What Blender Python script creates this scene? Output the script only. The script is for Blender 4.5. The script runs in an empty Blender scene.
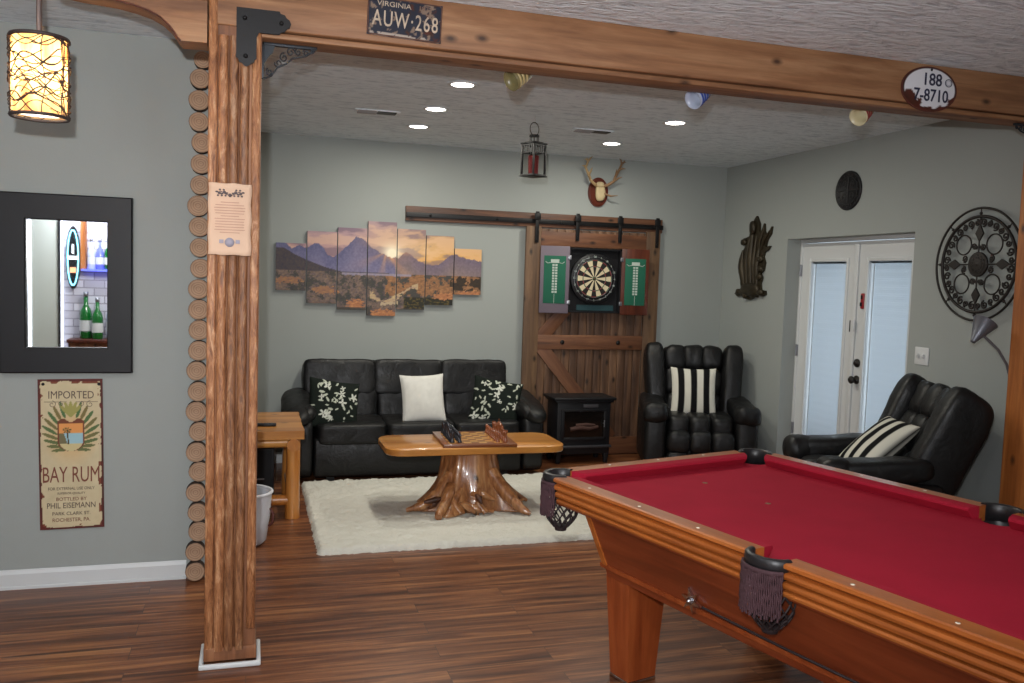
import bpy, bmesh, math, random
from mathutils import Matrix, Vector, noise
R_ = math.radians
PI = math.pi
sc = bpy.context.scene
COL = sc.collection

# ------------------------------------------------------------------ camera, world, exposure, large lights
cam_d = bpy.data.cameras.new('camera'); cam = bpy.data.objects.new('camera', cam_d); COL.objects.link(cam)
cam_d.sensor_width = 36; cam_d.lens = 871/1024*36
_r = Vector((0.95741, -0.28689, 0.03244)); _f = Vector((0.28877, 0.95479, -0.07052))
_r.normalize(); _f = (_f - _r*_f.dot(_r)).normalized(); _u = _r.cross(_f)
cam.matrix_world = Matrix(((_r.x, _u.x, -_f.x, 0), (_r.y, _u.y, -_f.y, 0), (_r.z, _u.z, -_f.z, 1.6), (0, 0, 0, 1)))
cam_d.clip_start = .05; cam_d.clip_end = 100
sc.camera = cam
sc.view_settings.view_transform = 'Standard'; sc.view_settings.look = 'None'
sc.view_settings.gamma = 1; sc.view_settings.use_curve_mapping = False
sc.view_settings.exposure = -0.08

w = bpy.data.worlds.new('world'); sc.world = w; w.use_nodes = True
bg = w.node_tree.nodes['Background']; bg.inputs[0].default_value = (.72, .86, .96, 1); bg.inputs[1].default_value = 1.35

def area(name, loc, size, power, color=(1, 1, 1), rot=(0, 0, 0), shape='DISK', spread=PI):
    l = bpy.data.lights.new(name, 'AREA'); l.shape = shape; l.size = size; l.energy = power; l.color = color; l.spread = spread
    o = bpy.data.objects.new(name, l); COL.objects.link(o); o.location = loc; o.rotation_euler = rot
    return o
# the photographer's flash just above the lens, and unseen fill lamps added on the bar side
fl = bpy.data.lights.new('camera_flash', 'SPOT'); fl.energy = 410; fl.shadow_soft_size = .025; fl.spot_size = R_(120); fl.spot_blend = 1.0; fl.color = (.97, .98, 1)
flo = bpy.data.objects.new('camera_flash', fl); COL.objects.link(flo); flo.location = (-.07, 0, 1.80)
flo.rotation_euler = (R_(103), 0, R_(-9))
for i, (x, y) in enumerate([(-1.6, .6), (.3, .9), (-1.4, 2.6)]):  # added ambient fill from overhead, no fixtures modelled
    area('added_bar_fill', (x, y, 2.70), .16, 12, (1, .97, .93))
for i, (x, y) in enumerate([(-1.3, -.7), (1.2, -.8)]):  # added point lamps, set low to brighten the ceiling
    l = bpy.data.lights.new('added_ceiling_fill', 'POINT'); l.energy = 34; l.shadow_soft_size = .12; l.color = (1, .99, .97)
    o = bpy.data.objects.new('added_ceiling_fill', l); COL.objects.link(o); o.location = (x, y, 1.9)
area('door_daylight', (4.75, 5.70, 1.1), 1.4, 9, (.85, .94, 1), (0, R_(90), 0), 'SQUARE')

# ------------------------------------------------------------------ mesh builder
def s2l(c):
    return tuple((v/12.92 if v <= .04045 else ((v+.055)/1.055)**2.4) for v in c)
def rgb(r, g, b):
    return s2l((r/255, g/255, b/255))

class MB:
    def __init__(s): s.v = []; s.f = []; s.m = []; s.s = []; s.T = Matrix.Identity(4); s.c = {}
    def add(s, vs, fs, mat=0, smooth=True, T=None):
        n = len(s.v); M = s.T @ T if T is not None else s.T
        s.v += [tuple(M @ Vector(p)) for p in vs]
        for f in fs: s.f.append(tuple(n+i for i in f)); s.m.append(mat); s.s.append(smooth)
        return n
    def box(s, c, d, mat=0, bev=0, rot=None, seg=2, smooth=False, taper=None):
        bm = bmesh.new(); bmesh.ops.create_cube(bm, size=1)
        for v in bm.verts:
            k = 1 if taper is None or v.co.z > 0 else taper
            v.co = Vector((v.co.x*d[0]*k, v.co.y*d[1]*k, v.co.z*d[2]))
        if bev > 0:
            bmesh.ops.bevel(bm, geom=list(bm.edges), offset=min(bev, min(d)*.49), segments=seg, affect='EDGES', profile=.5)
        T = Matrix.Translation(c)
        if rot is not None: T = T @ rot
        bm.verts.index_update()
        s.add([v.co[:] for v in bm.verts], [[v.index for v in f.verts] for f in bm.faces], mat, smooth or bev > 0, T)
        bm.free()
    def cyl(s, p0, p1, r0, r1=None, n=16, mat=0, caps=True, capmat=None):
        r1 = r0 if r1 is None else r1
        s.tube([p0, p1], [r0, r1], n, mat, caps, capmat)
    def tube(s, pts, rs, n=8, mat=0, caps=True, capmat=None, closed=False, flat=1.0):
        pts = [Vector(p) for p in pts]
        if not hasattr(rs, '__len__'): rs = [rs]*len(pts)
        N = len(pts); vs = []; prev = None
        for i, p in enumerate(pts):
            if closed: t = pts[(i+1) % N]-pts[i-1]
            else: t = pts[min(i+1, N-1)]-pts[max(i-1, 0)]
            if t.length < 1e-9: t = Vector((0, 0, 1))
            t.normalize()
            if prev is None:
                a = Vector((0, 0, 1)) if abs(t.z) < .9 else Vector((1, 0, 0))
                x = a.cross(t).normalized()
            else:
                x = (prev - t*prev.dot(t))
                x = x.normalized() if x.length > 1e-6 else t.orthogonal().normalized()
            prev = x; y = t.cross(x)
            for k in range(n):
                a = 2*PI*k/n; vs.append(tuple(p + (x*math.cos(a)+y*math.sin(a)*flat)*rs[i]))
        fs = []
        for i in range(N if closed else N-1):
            j = (i+1) % N
            for k in range(n):
                k2 = (k+1) % n; fs.append((i*n+k, i*n+k2, j*n+k2, j*n+k))
        s.add(vs, fs, mat, True)
        if caps and not closed:
            cm = mat if capmat is None else capmat
            s.add(vs[:n], [tuple(range(n))[::-1]], cm, False)
            s.add(vs[-n:], [tuple(range(n))], cm, False)
    def lathe(s, prof, n=24, mat=0, T=None, smooth=True, cap=True):
        vs = []; fs = []
        for (r, z) in prof:
            for k in range(n):
                a = 2*PI*k/n; vs.append((r*math.cos(a), r*math.sin(a), z))
        for i in range(len(prof)-1):
            for k in range(n):
                k2 = (k+1) % n; fs.append((i*n+k, i*n+k2, (i+1)*n+k2, (i+1)*n+k))
        if cap and prof[0][0] > 1e-5: fs.append(tuple(range(n))[::-1])
        if cap and prof[-1][0] > 1e-5: fs.append(tuple((len(prof)-1)*n+k for k in range(n)))
        s.add(vs, fs, mat, smooth, T)
    def prism(s, outline, a, b, mat=0, plane='xz', smooth=False, capmat=None):
        """outline of 2D points extruded from a to b along the third axis"""
        def P(p, t):
            return {'xz': (p[0], t, p[1]), 'xy': (p[0], p[1], t), 'yz': (t, p[0], p[1])}[plane]
        n = len(outline)
        vs = [P(p, a) for p in outline]+[P(p, b) for p in outline]
        s.add(vs, [(i, (i+1) % n, n+(i+1) % n, n+i) for i in range(n)], mat, smooth)
        cm = mat if capmat is None else capmat
        s.add(vs, [tuple(range(n))[::-1], tuple(range(n, 2*n))], cm, False)
    def torus(s, c, R, r, n=48, m=8, mat=0, plane='xz', sx=1, sy=1):
        pts = []
        for i in range(n):
            a = 2*PI*i/n; u, v = R*math.cos(a)*sx, R*math.sin(a)*sy
            pts.append({'xz': (c[0]+u, c[1], c[2]+v), 'xy': (c[0]+u, c[1]+v, c[2]), 'yz': (c[0], c[1]+u, c[2]+v)}[plane])
        s.tube(pts, r, m, mat, closed=True)
    def puff(s, c, d, k=4.5, n=10, rot=None, mat=0, wr=.012, seed=0, bulge=0):
        """soft cushion: a superellipsoid with a little wrinkling; d = full size"""
        vs = []; idx = {}; fs = []
        def vid(p):
            key = tuple(round(q, 5) for q in p)
            if key not in idx:
                x, y, z = p
                l = (abs(x)**k+abs(y)**k+abs(z)**k)**(1/k)
                q = Vector((x/l, y/l, z/l))
                q = Vector((q.x*d[0]/2, q.y*d[1]/2, q.z*d[2]/2))
                if wr:
                    nn = noise.noise(Vector((q.x*7+seed*3.1, q.y*7, q.z*7)))+.5*noise.noise(Vector((q.x*19+seed, q.y*19, q.z*12)))
                    q += q.normalized()*nn*wr
                idx[key] = len(vs); vs.append(tuple(q))
            return idx[key]
        g = [-1+2*i/n for i in range(n+1)]
        g = [math.sin(t*PI/2)*.35+t*.65 for t in g]
        for ax in range(3):
            for sg in (-1, 1):
                for i in range(n):
                    for j in range(n):
                        q = []
                        for (a, b) in ((i, j), (i+1, j), (i+1, j+1), (i, j+1)):
                            p = [0, 0, 0]; p[ax] = sg; p[(ax+1) % 3] = g[a]; p[(ax+2) % 3] = g[b]; q.append(vid(p))
                        fs.append(tuple(q) if sg > 0 else tuple(q[::-1]))
        T = Matrix.Translation(c)
        if rot is not None: T = T @ rot
        s.add(vs, fs, mat, True, T)
    def sphere(s, c, r, n=12, mat=0, sc3=(1, 1, 1)):
        prof = [(max(r*math.sin(PI*i/(n//2+2)), 0), -r*math.cos(PI*i/(n//2+2))) for i in range(n//2+3)]
        s.lathe(prof, n, mat, Matrix.Translation(c) @ Matrix.Diagonal((*sc3, 1)))
    def build(s, name, mats, parent=None, loc=None, rot=None):
        me = bpy.data.meshes.new(name); me.from_pydata(s.v, [], s.f)
        if not isinstance(mats, (list, tuple)): mats = [mats]
        for m in mats: me.materials.append(m)
        me.polygons.foreach_set('material_index', s.m); me.polygons.foreach_set('use_smooth', s.s); me.update()
        o = bpy.data.objects.new(name, me); COL.objects.link(o)
        if parent: o.parent = parent
        if loc is not None: o.location = loc
        if rot is not None: o.rotation_euler = rot
        return o

def tag(o, label=None, cat=None, group=None, kind=None):
    if label: o['label'] = label
    if cat: o['category'] = cat
    if group: o['group'] = group
    if kind: o['kind'] = kind
    return o
def thing(name, label, cat, loc=(0, 0, 0), rz=0, group=None):
    o = bpy.data.objects.new(name, None); COL.objects.link(o); o.location = loc; o.rotation_euler = (0, 0, rz)
    return tag(o, label, cat, group)
def copy_tree(o, parent=None):
    c = o.copy(); COL.objects.link(c)
    if parent is not None: c.parent = parent
    for ch in KIDS.get(o.name, [k for k in bpy.data.objects if k.parent == o]): copy_tree(ch, c)
    return c
KIDS = {}
def boxo(name, c, d, m, parent=None, bev=0, rot=None, seg=2):
    b = MB(); b.box(c, d, 0, bev, rot, seg); return b.build(name, m, parent)

def text_obj(name, body, size, m, parent, loc, rot=(R_(90), 0, 0), ext=.001, align='CENTER', sx=1.0, bold=0.0, space=1.0):
    cu = bpy.data.curves.new(name, 'FONT'); cu.body = body; cu.size = size; cu.extrude = ext; cu.align_x = align; cu.align_y = 'CENTER'
    cu.offset = bold; cu.space_character = space; cu.resolution_u = 3
    t = bpy.data.objects.new(name, cu); COL.objects.link(t)
    dg = bpy.context.evaluated_depsgraph_get()
    me = bpy.data.meshes.new_from_object(t.evaluated_get(dg)); me.name = name
    bpy.data.objects.remove(t); bpy.data.curves.remove(cu)
    o = bpy.data.objects.new(name, me); COL.objects.link(o)
    me.materials.clear(); me.materials.append(m)
    o.parent = parent; o.location = loc; o.rotation_euler = rot; o.scale = (sx, 1, 1)
    return o

def painted(name, wid, hei, nx, ny, fn, m, parent=None, loc=(0, 0, 0), depth=.02, rot=(0, 0, 0), edge=None, ox=0, oz=0):
    """a board facing -Y whose face carries fn(x, z) -> srgb 0..1, its sides the edge colour"""
    vs = []; cs = []; fs = []
    for j in range(ny+1):
        for i in range(nx+1):
            x = -wid/2+wid*i/nx; z = -hei/2+hei*j/ny
            vs.append((x, 0, z)); cs.append((*s2l([min(max(q, 0), 1) for q in fn(x+ox, z+oz)]), 1))
    for j in range(ny):
        for i in range(nx):
            a = j*(nx+1)+i; fs.append((a, a+1, a+nx+2, a+nx+1))
    n = len(vs); hw, hh = wid/2, hei/2
    ring = [(-hw, -hh), (hw, -hh), (hw, hh), (-hw, hh)]
    for y in (0, depth):
        for (x, z) in ring: vs.append((x, y, z)); cs.append((*(edge or (.05, .05, .05)), 1))
    for k in range(4): fs.append((n+(k+1) % 4, n+k, n+4+k, n+4+(k+1) % 4))
    fs.append((n+7, n+6, n+5, n+4)[::-1])
    me = bpy.data.meshes.new(name); me.from_pydata(vs, [], fs)
    at = me.color_attributes.new('Col', 'FLOAT_COLOR', 'POINT'); at.data.foreach_set('color', [q for c in cs for q in c])
    me.materials.append(m); me.update()
    o = bpy.data.objects.new(name, me); COL.objects.link(o); o.location = loc; o.rotation_euler = rot
    if parent: o.parent = parent
    return o

# ------------------------------------------------------------------ materials
def nodes(name):
    m = bpy.data.materials.new(name); m.use_nodes = True; nt = m.node_tree
    return m, nt, nt.nodes['Principled BSDF']
def N(nt, t, **kw):
    n = nt.nodes.new(t)
    for k, v in kw.items():
        if k.startswith('i_'): n.inputs[k[2:].replace('_', ' ')].default_value = v
        else: setattr(n, k, v)
    return n
def ramp(nt, src, stops, interp='LINEAR'):
    r = nt.nodes.new('ShaderNodeValToRGB'); r.color_ramp.interpolation = interp
    e = r.color_ramp.elements
    while len(e) < len(stops): e.new(.5)
    for k, (p, c) in enumerate(stops): e[k].position = p; e[k].color = (*c, 1) if len(c) == 3 else c
    nt.links.new(src, r.inputs[0]); return r
def coord(nt, scale=(1, 1, 1), rot=(0, 0, 0), loc=(0, 0, 0), kind='Object'):
    tc = nt.nodes.new('ShaderNodeTexCoord'); mp = nt.nodes.new('ShaderNodeMapping')
    mp.inputs['Scale'].default_value = scale; mp.inputs['Rotation'].default_value = rot; mp.inputs['Location'].default_value = loc
    nt.links.new(tc.outputs[kind], mp.inputs[0]); return mp.outputs[0]
def noise_n(nt, vec, scale, detail=4, rough=.55, dist=0):
    n = nt.nodes.new('ShaderNodeTexNoise'); n.inputs['Scale'].default_value = scale; n.inputs['Detail'].default_value = detail
    n.inputs['Roughness'].default_value = rough; n.inputs['Distortion'].default_value = dist
    nt.links.new(vec, n.inputs['Vector']); return n.outputs['Fac']
def bump(nt, src, bsdf, strength=.3, dist=.01):
    b = nt.nodes.new('ShaderNodeBump'); b.inputs['Strength'].default_value = strength; b.inputs['Distance'].default_value = dist
    nt.links.new(src, b.inputs['Height']); nt.links.new(b.outputs[0], bsdf.inputs['Normal']); return b
def mix(nt, a, b, fac, mode='MIX'):
    m = nt.nodes.new('ShaderNodeMix'); m.data_type = 'RGBA'; m.blend_type = mode
    for s, v in ((m.inputs[0], fac), (m.inputs[6], a), (m.inputs[7], b)):
        if isinstance(v, (int, float)): s.default_value = v
        elif isinstance(v, tuple): s.default_value = (*v, 1) if len(v) == 3 else v
        else: nt.links.new(v, s)
    return m.outputs[2]

def plain(name, c, rough=.5, metal=0, spec=.5, coat=0, bmp=0, bscale=60, bdist=.003, var=0):
    m, nt, p = nodes(name)
    p.inputs['Base Color'].default_value = (*c, 1); p.inputs['Roughness'].default_value = rough
    p.inputs['Metallic'].default_value = metal; p.inputs['Specular IOR Level'].default_value = spec
    p.inputs['Coat Weight'].default_value = coat; p.inputs['Coat Roughness'].default_value = .12
    vec = coord(nt)
    n = noise_n(nt, vec, bscale, 4)
    if var:
        r = ramp(nt, noise_n(nt, vec, 5, 4), [(.3, tuple(q*(1-var) for q in c)), (.7, tuple(min(q*(1+var), 1) for q in c))])
        nt.links.new(r.outputs[0], p.inputs['Base Color'])
    if bmp: bump(nt, n, p, bmp, bdist)
    return m
def emit(name, c, strength):
    m, nt, p = nodes(name)
    p.inputs['Base Color'].default_value = (*c, 1); p.inputs['Emission Color'].default_value = (*c, 1); p.inputs['Emission Strength'].default_value = strength
    return m
def wood(name, dark, mid, light, grain='x', rough=.5, coat=0, scale=1.0, knots=True, bmp=.25, streak=1.0, contrast=1.0):
    m, nt, p = nodes(name)
    g = {'x': (1.2, 14, 14), 'y': (14, 1.2, 14), 'z': (14, 14, 1.2)}[grain]
    g = tuple(q*scale for q in g)
    v = coord(nt, g)
    n1 = noise_n(nt, v, 1.0, 6, .6, .6)
    n2 = noise_n(nt, coord(nt, tuple(q*3.2 for q in g)), 1.0, 4, .65)
    md = .5
    r = ramp(nt, n1, [(.5-.22/contrast, dark), (.5, mid), (.5+.2/contrast, light)])
    fine = ramp(nt, n2, [(.35, (.55, .5, .45)), (.62, (1, 1, 1))])
    c = mix(nt, r.outputs[0], fine.outputs[0], .45*streak, 'MULTIPLY')
    if knots:
        sp_ = nt.nodes.new('ShaderNodeSeparateXYZ'); nt.links.new(coord(nt), sp_.inputs[0])
        ad = nt.nodes.new('ShaderNodeMath'); ad.operation = 'ADD'; others = [q for q in 'xyz' if q != grain]
        nt.links.new(sp_.outputs[others[0].upper()], ad.inputs[0]); nt.links.new(sp_.outputs[others[1].upper()], ad.inputs[1])
        cb_ = nt.nodes.new('ShaderNodeCombineXYZ'); mu = nt.nodes.new('ShaderNodeMath'); mu.operation = 'MULTIPLY'; mu.inputs[1].default_value = .55
        nt.links.new(sp_.outputs[grain.upper()], mu.inputs[0]); nt.links.new(mu.outputs[0], cb_.inputs[0]); nt.links.new(ad.outputs[0], cb_.inputs[1])
        vo = nt.nodes.new('ShaderNodeTexVoronoi'); vo.voronoi_dimensions = '2D'; vo.inputs['Scale'].default_value = 4.2; nt.links.new(cb_.outputs[0], vo.inputs['Vector'])
        kr = ramp(nt, vo.outputs['Distance'], [(.02, (1, 1, 1)), (.05, (.55, .55, .55)), (.09, (0, 0, 0))])
        c = mix(nt, c, tuple(q*.35 for q in dark), kr.outputs[0])
    nt.links.new(c, p.inputs['Base Color']); p.inputs['Roughness'].default_value = rough
    p.inputs['Coat Weight'].default_value = coat; p.inputs['Coat Roughness'].default_value = .1
    bump(nt, n2, p, bmp, .004)
    return m
def leather(name, c=(.006, .006, .0065), rough=.42):
    m, nt, p = nodes(name)
    v = coord(nt)
    n1 = noise_n(nt, v, 9, 5, .6, .8); n2 = noise_n(nt, v, 140, 2)
    mx = nt.nodes.new('ShaderNodeMath'); mx.operation = 'MULTIPLY_ADD'; mx.inputs[1].default_value = .06
    nt.links.new(n2, mx.inputs[0]); nt.links.new(n1, mx.inputs[2])
    p.inputs['Base Color'].default_value = (*c, 1)
    p.inputs['Specular IOR Level'].default_value = .38
    rr = ramp(nt, n1, [(.3, (rough-.08,)*3), (.7, (rough+.14,)*3)]); nt.links.new(rr.outputs[0], p.inputs['Roughness'])
    bump(nt, mx.outputs[0], p, .30, .022)
    return m
def vcol(name, rough=.6, spec=.3):
    m, nt, p = nodes(name)
    a = nt.nodes.new('ShaderNodeAttribute'); a.attribute_name = 'Col'
    nt.links.new(a.outputs['Color'], p.inputs['Base Color']); p.inputs['Roughness'].default_value = rough; p.inputs['Specular IOR Level'].default_value = spec
    return m

M = {}
M['wall'] = plain('sage_grey_wall_paint', rgb(159, 164, 161), .75, spec=.25, bmp=.12, bscale=90)
M['white'] = plain('white_trim_paint', rgb(212, 215, 216), .4)
def ceiling_mat():
    m, nt, p = nodes('textured_ceiling')
    v = coord(nt, (3.2, 13, 5))
    n1 = noise_n(nt, v, 1.3, 5, .6, 1.4); n2 = noise_n(nt, coord(nt, (8, 20, 9), (0, 0, .35)), 1.3, 5, .6, 1)
    mx = nt.nodes.new('ShaderNodeMath'); mx.operation = 'ADD'; nt.links.new(n1, mx.inputs[0]); nt.links.new(n2, mx.inputs[1])
    r = ramp(nt, mx.outputs[0], [(.80, rgb(208, 219, 226)), (1.20, rgb(238, 247, 252))])  # texture's shading also put into the colour, darker in the low spots
    nt.links.new(r.outputs[0], p.inputs['Base Color']); p.inputs['Roughness'].default_value = .85; p.inputs['Specular IOR Level'].default_value = .2
    bump(nt, mx.outputs[0], p, .8, .028)
    return m
M['ceiling'] = ceiling_mat()
def floor_mat():
    m, nt, p = nodes('laminate_plank_floor')
    v = coord(nt)
    br = nt.nodes.new('ShaderNodeTexBrick'); nt.links.new(v, br.inputs['Vector'])
    br.inputs['Scale'].default_value = 1; br.inputs['Brick Width'].default_value = 1.25; br.inputs['Row Height'].default_value = .125
    br.inputs['Mortar Size'].default_value = .0012; br.inputs['Mortar'].default_value = (.08, .05, .04, 1)
    br.inputs['Color1'].default_value = (0, 0, 0, 1); br.inputs['Color2'].default_value = (1, 1, 1, 1); br.offset = .37
    # per-plank shift of the grain
    sep = nt.nodes.new('ShaderNodeVectorMath'); sep.operation = 'MULTIPLY_ADD'
    nt.links.new(br.outputs['Color'], sep.inputs[0]); sep.inputs[1].default_value = (7, 3, 0); nt.links.new(v, sep.inputs[2])
    mp = nt.nodes.new('ShaderNodeMapping'); mp.inputs['Scale'].default_value = (1.1, 22, 1); nt.links.new(sep.outputs[0], mp.inputs[0])
    n1 = noise_n(nt, mp.outputs[0], 1.0, 5, .6, .9)
    mp2 = nt.nodes.new('ShaderNodeMapping'); mp2.inputs['Scale'].default_value = (4, 75, 1); nt.links.new(sep.outputs[0], mp2.inputs[0])
    n2 = noise_n(nt, mp2.outputs[0], 1.0, 4, .6)
    r = ramp(nt, n1, [(.30, rgb(70, 38, 23)), (.44, rgb(104, 60, 37)), (.54, rgb(132, 81, 50)), (.68, rgb(166, 112, 70))])
    f = ramp(nt, n2, [(.35, (.62, .58, .55)), (.6, (1, 1, 1))])
    c = mix(nt, r.outputs[0], f.outputs[0], .55, 'MULTIPLY')
    pl = ramp(nt, br.outputs['Color'], [(0, (.9, .89, .88)), (1, (1.0, 1.0, 1.0))])
    c = mix(nt, c, pl.outputs[0], .8, 'MULTIPLY')
    c = mix(nt, c, (.05, .03, .022), br.outputs['Fac'])
    nt.links.new(c, p.inputs['Base Color']); p.inputs['Roughness'].default_value = .34; p.inputs['Specular IOR Level'].default_value = .45
    bump(nt, n2, p, .08, .002)
    return m
M['floor'] = floor_mat()
M['beam'] = wood('stained_pine_beam', rgb(112, 74, 48), rgb(148, 104, 70), rgb(172, 130, 94), 'x', .62, scale=.9, bmp=.4)
M['postwood'] = wood('rough_barked_pole', rgb(104, 62, 36), rgb(166, 112, 66), rgb(198, 152, 104), 'z', .6, scale=1.6, bmp=.7, streak=1.3)
def bark_pole(name='rough_barked_pole', k=1.0):
    m, nt, p = nodes(name)
    v = coord(nt, (34, 34, 7)); v2 = coord(nt, (80, 80, 13)); 
    n1 = noise_n(nt, v, 1, 6, .7, 1.4); n2 = noise_n(nt, v2, 1, 5, .7, .5)
    r = ramp(nt, n1, [(.30, rgb(98*k, 58*k, 36*k)), (.45, rgb(150*k, 98*k, 62*k)), (.55, rgb(172*k, 118*k, 78*k)), (.64, rgb(200*k, 154*k, 116*k)), (.74, rgb(150*k, 94*k, 56*k))])
    f = ramp(nt, n2, [(.36, (.45, .38, .32)), (.50, (1, 1, 1)), (.72, (1.0, 1.0, 1.0))])
    c = mix(nt, r.outputs[0], f.outputs[0], .8, 'MULTIPLY')
    nt.links.new(c, p.inputs['Base Color']); p.inputs['Roughness'].default_value = .45
    bump(nt, n2, p, .8, .006)
    return m
M['postwood'] = bark_pole(); M['postdark'] = bark_pole('red_brown_barked_pole', .86)
M['postcore'] = wood('stained_post_board', rgb(90, 56, 36), rgb(140, 90, 58), rgb(170, 118, 80), 'z', .6)
M['postred'] = wood('reddish_post_board', rgb(130, 70, 28), rgb(176, 104, 48), rgb(196, 126, 66), 'z', .55)
M['barn'] = wood('dark_barn_plank', rgb(60, 42, 32), rgb(98, 70, 52), rgb(136, 102, 76), 'z', .6, scale=1.2, bmp=.5)
M['barnstile'] = wood('brown_barn_stile', rgb(72, 52, 38), rgb(104, 78, 56), rgb(130, 100, 72), 'z', .6)
M['barnrail'] = wood('reddish_barn_rail', rgb(76, 46, 32), rgb(110, 70, 46), rgb(136, 92, 62), 'x', .55)
M['trackboard'] = wood('walnut_track_board', rgb(62, 40, 32), rgb(102, 68, 50), rgb(134, 92, 66), 'x', .55)
M['oak'] = wood('honey_pine', rgb(152, 90, 34), rgb(192, 128, 58), rgb(212, 152, 80), 'x', .34, coat=.25, scale=.6, bmp=.08, streak=.6)
M['oakz'] = wood('honey_pine_log', rgb(150, 86, 32), rgb(190, 120, 52), rgb(210, 144, 74), 'z', .28, coat=.5, scale=.6, bmp=.1, streak=.6)
M['oaky'] = wood('honey_pine_log_y', rgb(150, 86, 32), rgb(190, 120, 52), rgb(210, 144, 74), 'y', .28, coat=.5, scale=.6, bmp=.1, streak=.6)
M['stump'] = wood('varnished_cedar_stump', rgb(96, 52, 28), rgb(168, 112, 68), rgb(214, 166, 116), 'z', .28, coat=.6, scale=1.5, bmp=.6, streak=1.2, contrast=.9)
M['darkstump'] = wood('broken_wood_and_shade', rgb(44, 24, 14), rgb(84, 48, 28), rgb(120, 74, 44), 'z', .5, scale=1.8, bmp=.7, knots=False)
M['poolwood'] = wood('honey_oak_pool_rail', rgb(138, 70, 28), rgb(176, 98, 42), rgb(190, 112, 54), 'y', .32, coat=.4, knots=False, bmp=.05, streak=.7)
M['poolwoodx'] = wood('honey_oak_pool_rail_x', rgb(138, 70, 28), rgb(176, 98, 42), rgb(190, 112, 54), 'x', .32, coat=.4, knots=False, bmp=.05, streak=.7)
M['poolbody'] = wood('mahogany_pool_body', rgb(100, 42, 22), rgb(130, 58, 30), rgb(146, 72, 40), 'y', .3, coat=.5, knots=False, bmp=.05, streak=.6)
M['poolleg'] = wood('mahogany_pool_leg', rgb(128, 56, 26), rgb(152, 72, 34), rgb(168, 86, 44), 'z', .3, coat=.5, knots=False, bmp=.05, streak=.6)
M['felt'] = plain('red_billiard_cloth', rgb(163, 28, 50), .9, spec=.15, bmp=.15, bscale=400, var=.06)
M['leather'] = leather('black_leather')
M['black'] = plain('black_satin', rgb(26, 26, 29), .45, spec=.3)
M['blackmetal'] = plain('black_iron', rgb(30, 29, 30), .45, metal=.5, bmp=.15)
M['bronze'] = plain('dark_bronze_iron', rgb(44, 40, 38), .5, metal=.4, bmp=.2)
M['chrome'] = plain('chrome', rgb(200, 200, 205), .15, metal=1)
M['nickel'] = plain('brushed_nickel', rgb(150, 152, 158), .35, metal=.9)
M['vcol'] = vcol('painted_face')
M['vcolgloss'] = vcol('painted_enamel', .3, .5)
M['logend'] = None
M['paper'] = plain('cream_paper', rgb(208, 174, 148), .7)
M['ink'] = plain('grey_ink', rgb(96, 84, 84), .8)
M['rug'] = plain('cream_shag', rgb(208, 206, 196), .95, spec=.05, bmp=.6, bscale=60, bdist=.01)
M['darkwood'] = wood('dark_cherry', rgb(52, 22, 14), rgb(84, 38, 24), rgb(104, 52, 34), 'z', .35, knots=False)
M['glass'] = None
def glass_mat(name, c=(1, 1, 1), rough=0.0, ior=1.45):
    m, nt, p = nodes(name)
    p.inputs['Base Color'].default_value = (*c, 1); p.inputs['Transmission Weight'].default_value = 1; p.inputs['Roughness'].default_value = rough; p.inputs['IOR'].default_value = ior
    return m
M['glass'] = glass_mat('clear_glass', ior=1.05)
M['greenglass'] = glass_mat('green_bottle_glass', rgb(20, 140, 50)); M['blueglass'] = glass_mat('blue_bottle_glass', rgb(90, 120, 240)); M['clearbottle'] = glass_mat('clear_bottle_glass', rgb(235, 240, 250))
m, nt, p = nodes('mirror_silver'); p.inputs['Metallic'].default_value = 1; p.inputs['Roughness'].default_value = .015; p.inputs['Base Color'].default_value = (.9, .92, .92, 1); M['mirror'] = m
def logend_mat():
    m, nt, p = nodes('sawn_log_end')
    v = coord(nt)
    w_ = nt.nodes.new('ShaderNodeTexWave'); w_.wave_type = 'RINGS'; w_.rings_direction = 'Y'; w_.inputs['Scale'].default_value = 28; w_.inputs['Distortion'].default_value = 2.5
    nt.links.new(v, w_.inputs['Vector'])
    r = ramp(nt, w_.outputs['Fac'], [(0, rgb(156, 126, 102)), (1, rgb(184, 152, 124))])
    n = noise_n(nt, v, 14, 5)
    d = ramp(nt, n, [(.35, (.7, .66, .62)), (.6, (1, 1, 1))])
    c = mix(nt, r.outputs[0], d.outputs[0], .7, 'MULTIPLY')
    nt.links.new(c, p.inputs['Base Color']); p.inputs['Roughness'].default_value = .8
    return m
M['logend'] = logend_mat()
M['bark'] = plain('dark_bark', rgb(58, 42, 32), .9, bmp=1, bscale=30, bdist=.01)

# ------------------------------------------------------------------ room shell
YB, XR, YL, H = 7.5, 4.365, 4.72, 2.735
def struct(o, label=None, cat=None): o['kind'] = 'structure'; return o
XL, Y0 = -3.3, -1.7
struct(boxo('floor', ((XL+5)/2, (Y0+YB)/2, -.05), (5-XL+.4, YB-Y0+.4, .1), M['floor']))
struct(boxo('ceiling', ((XL+XR)/2, (Y0+YB)/2, H+.05), (XR-XL+.4, YB-Y0+.4, .1), M['ceiling']))
struct(boxo('wall_back', ((XL+XR)/2, YB+.075, H/2), (XR-XL+.3, .15, H), M['wall']))
struct(boxo('wall_outer', (XL-.075, (Y0+YB)/2, H/2), (.15, YB-Y0, H), M['wall']))
b = MB()                                           # right wall with the recess of the doors
DY0, DY1, DZ = 4.97, 6.455, 2.02
b.box((XR+.15, (Y0+DY0)/2, H/2), (.3, DY0-Y0, H)); b.box((XR+.15, (DY1+YB)/2, H/2), (.3, YB-DY1, H)); b.box((XR+.15, (DY0+DY1)/2, (DZ+H)/2), (.3, DY1-DY0, H-DZ))
struct(b.build('wall_right', M['wall']))
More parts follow.
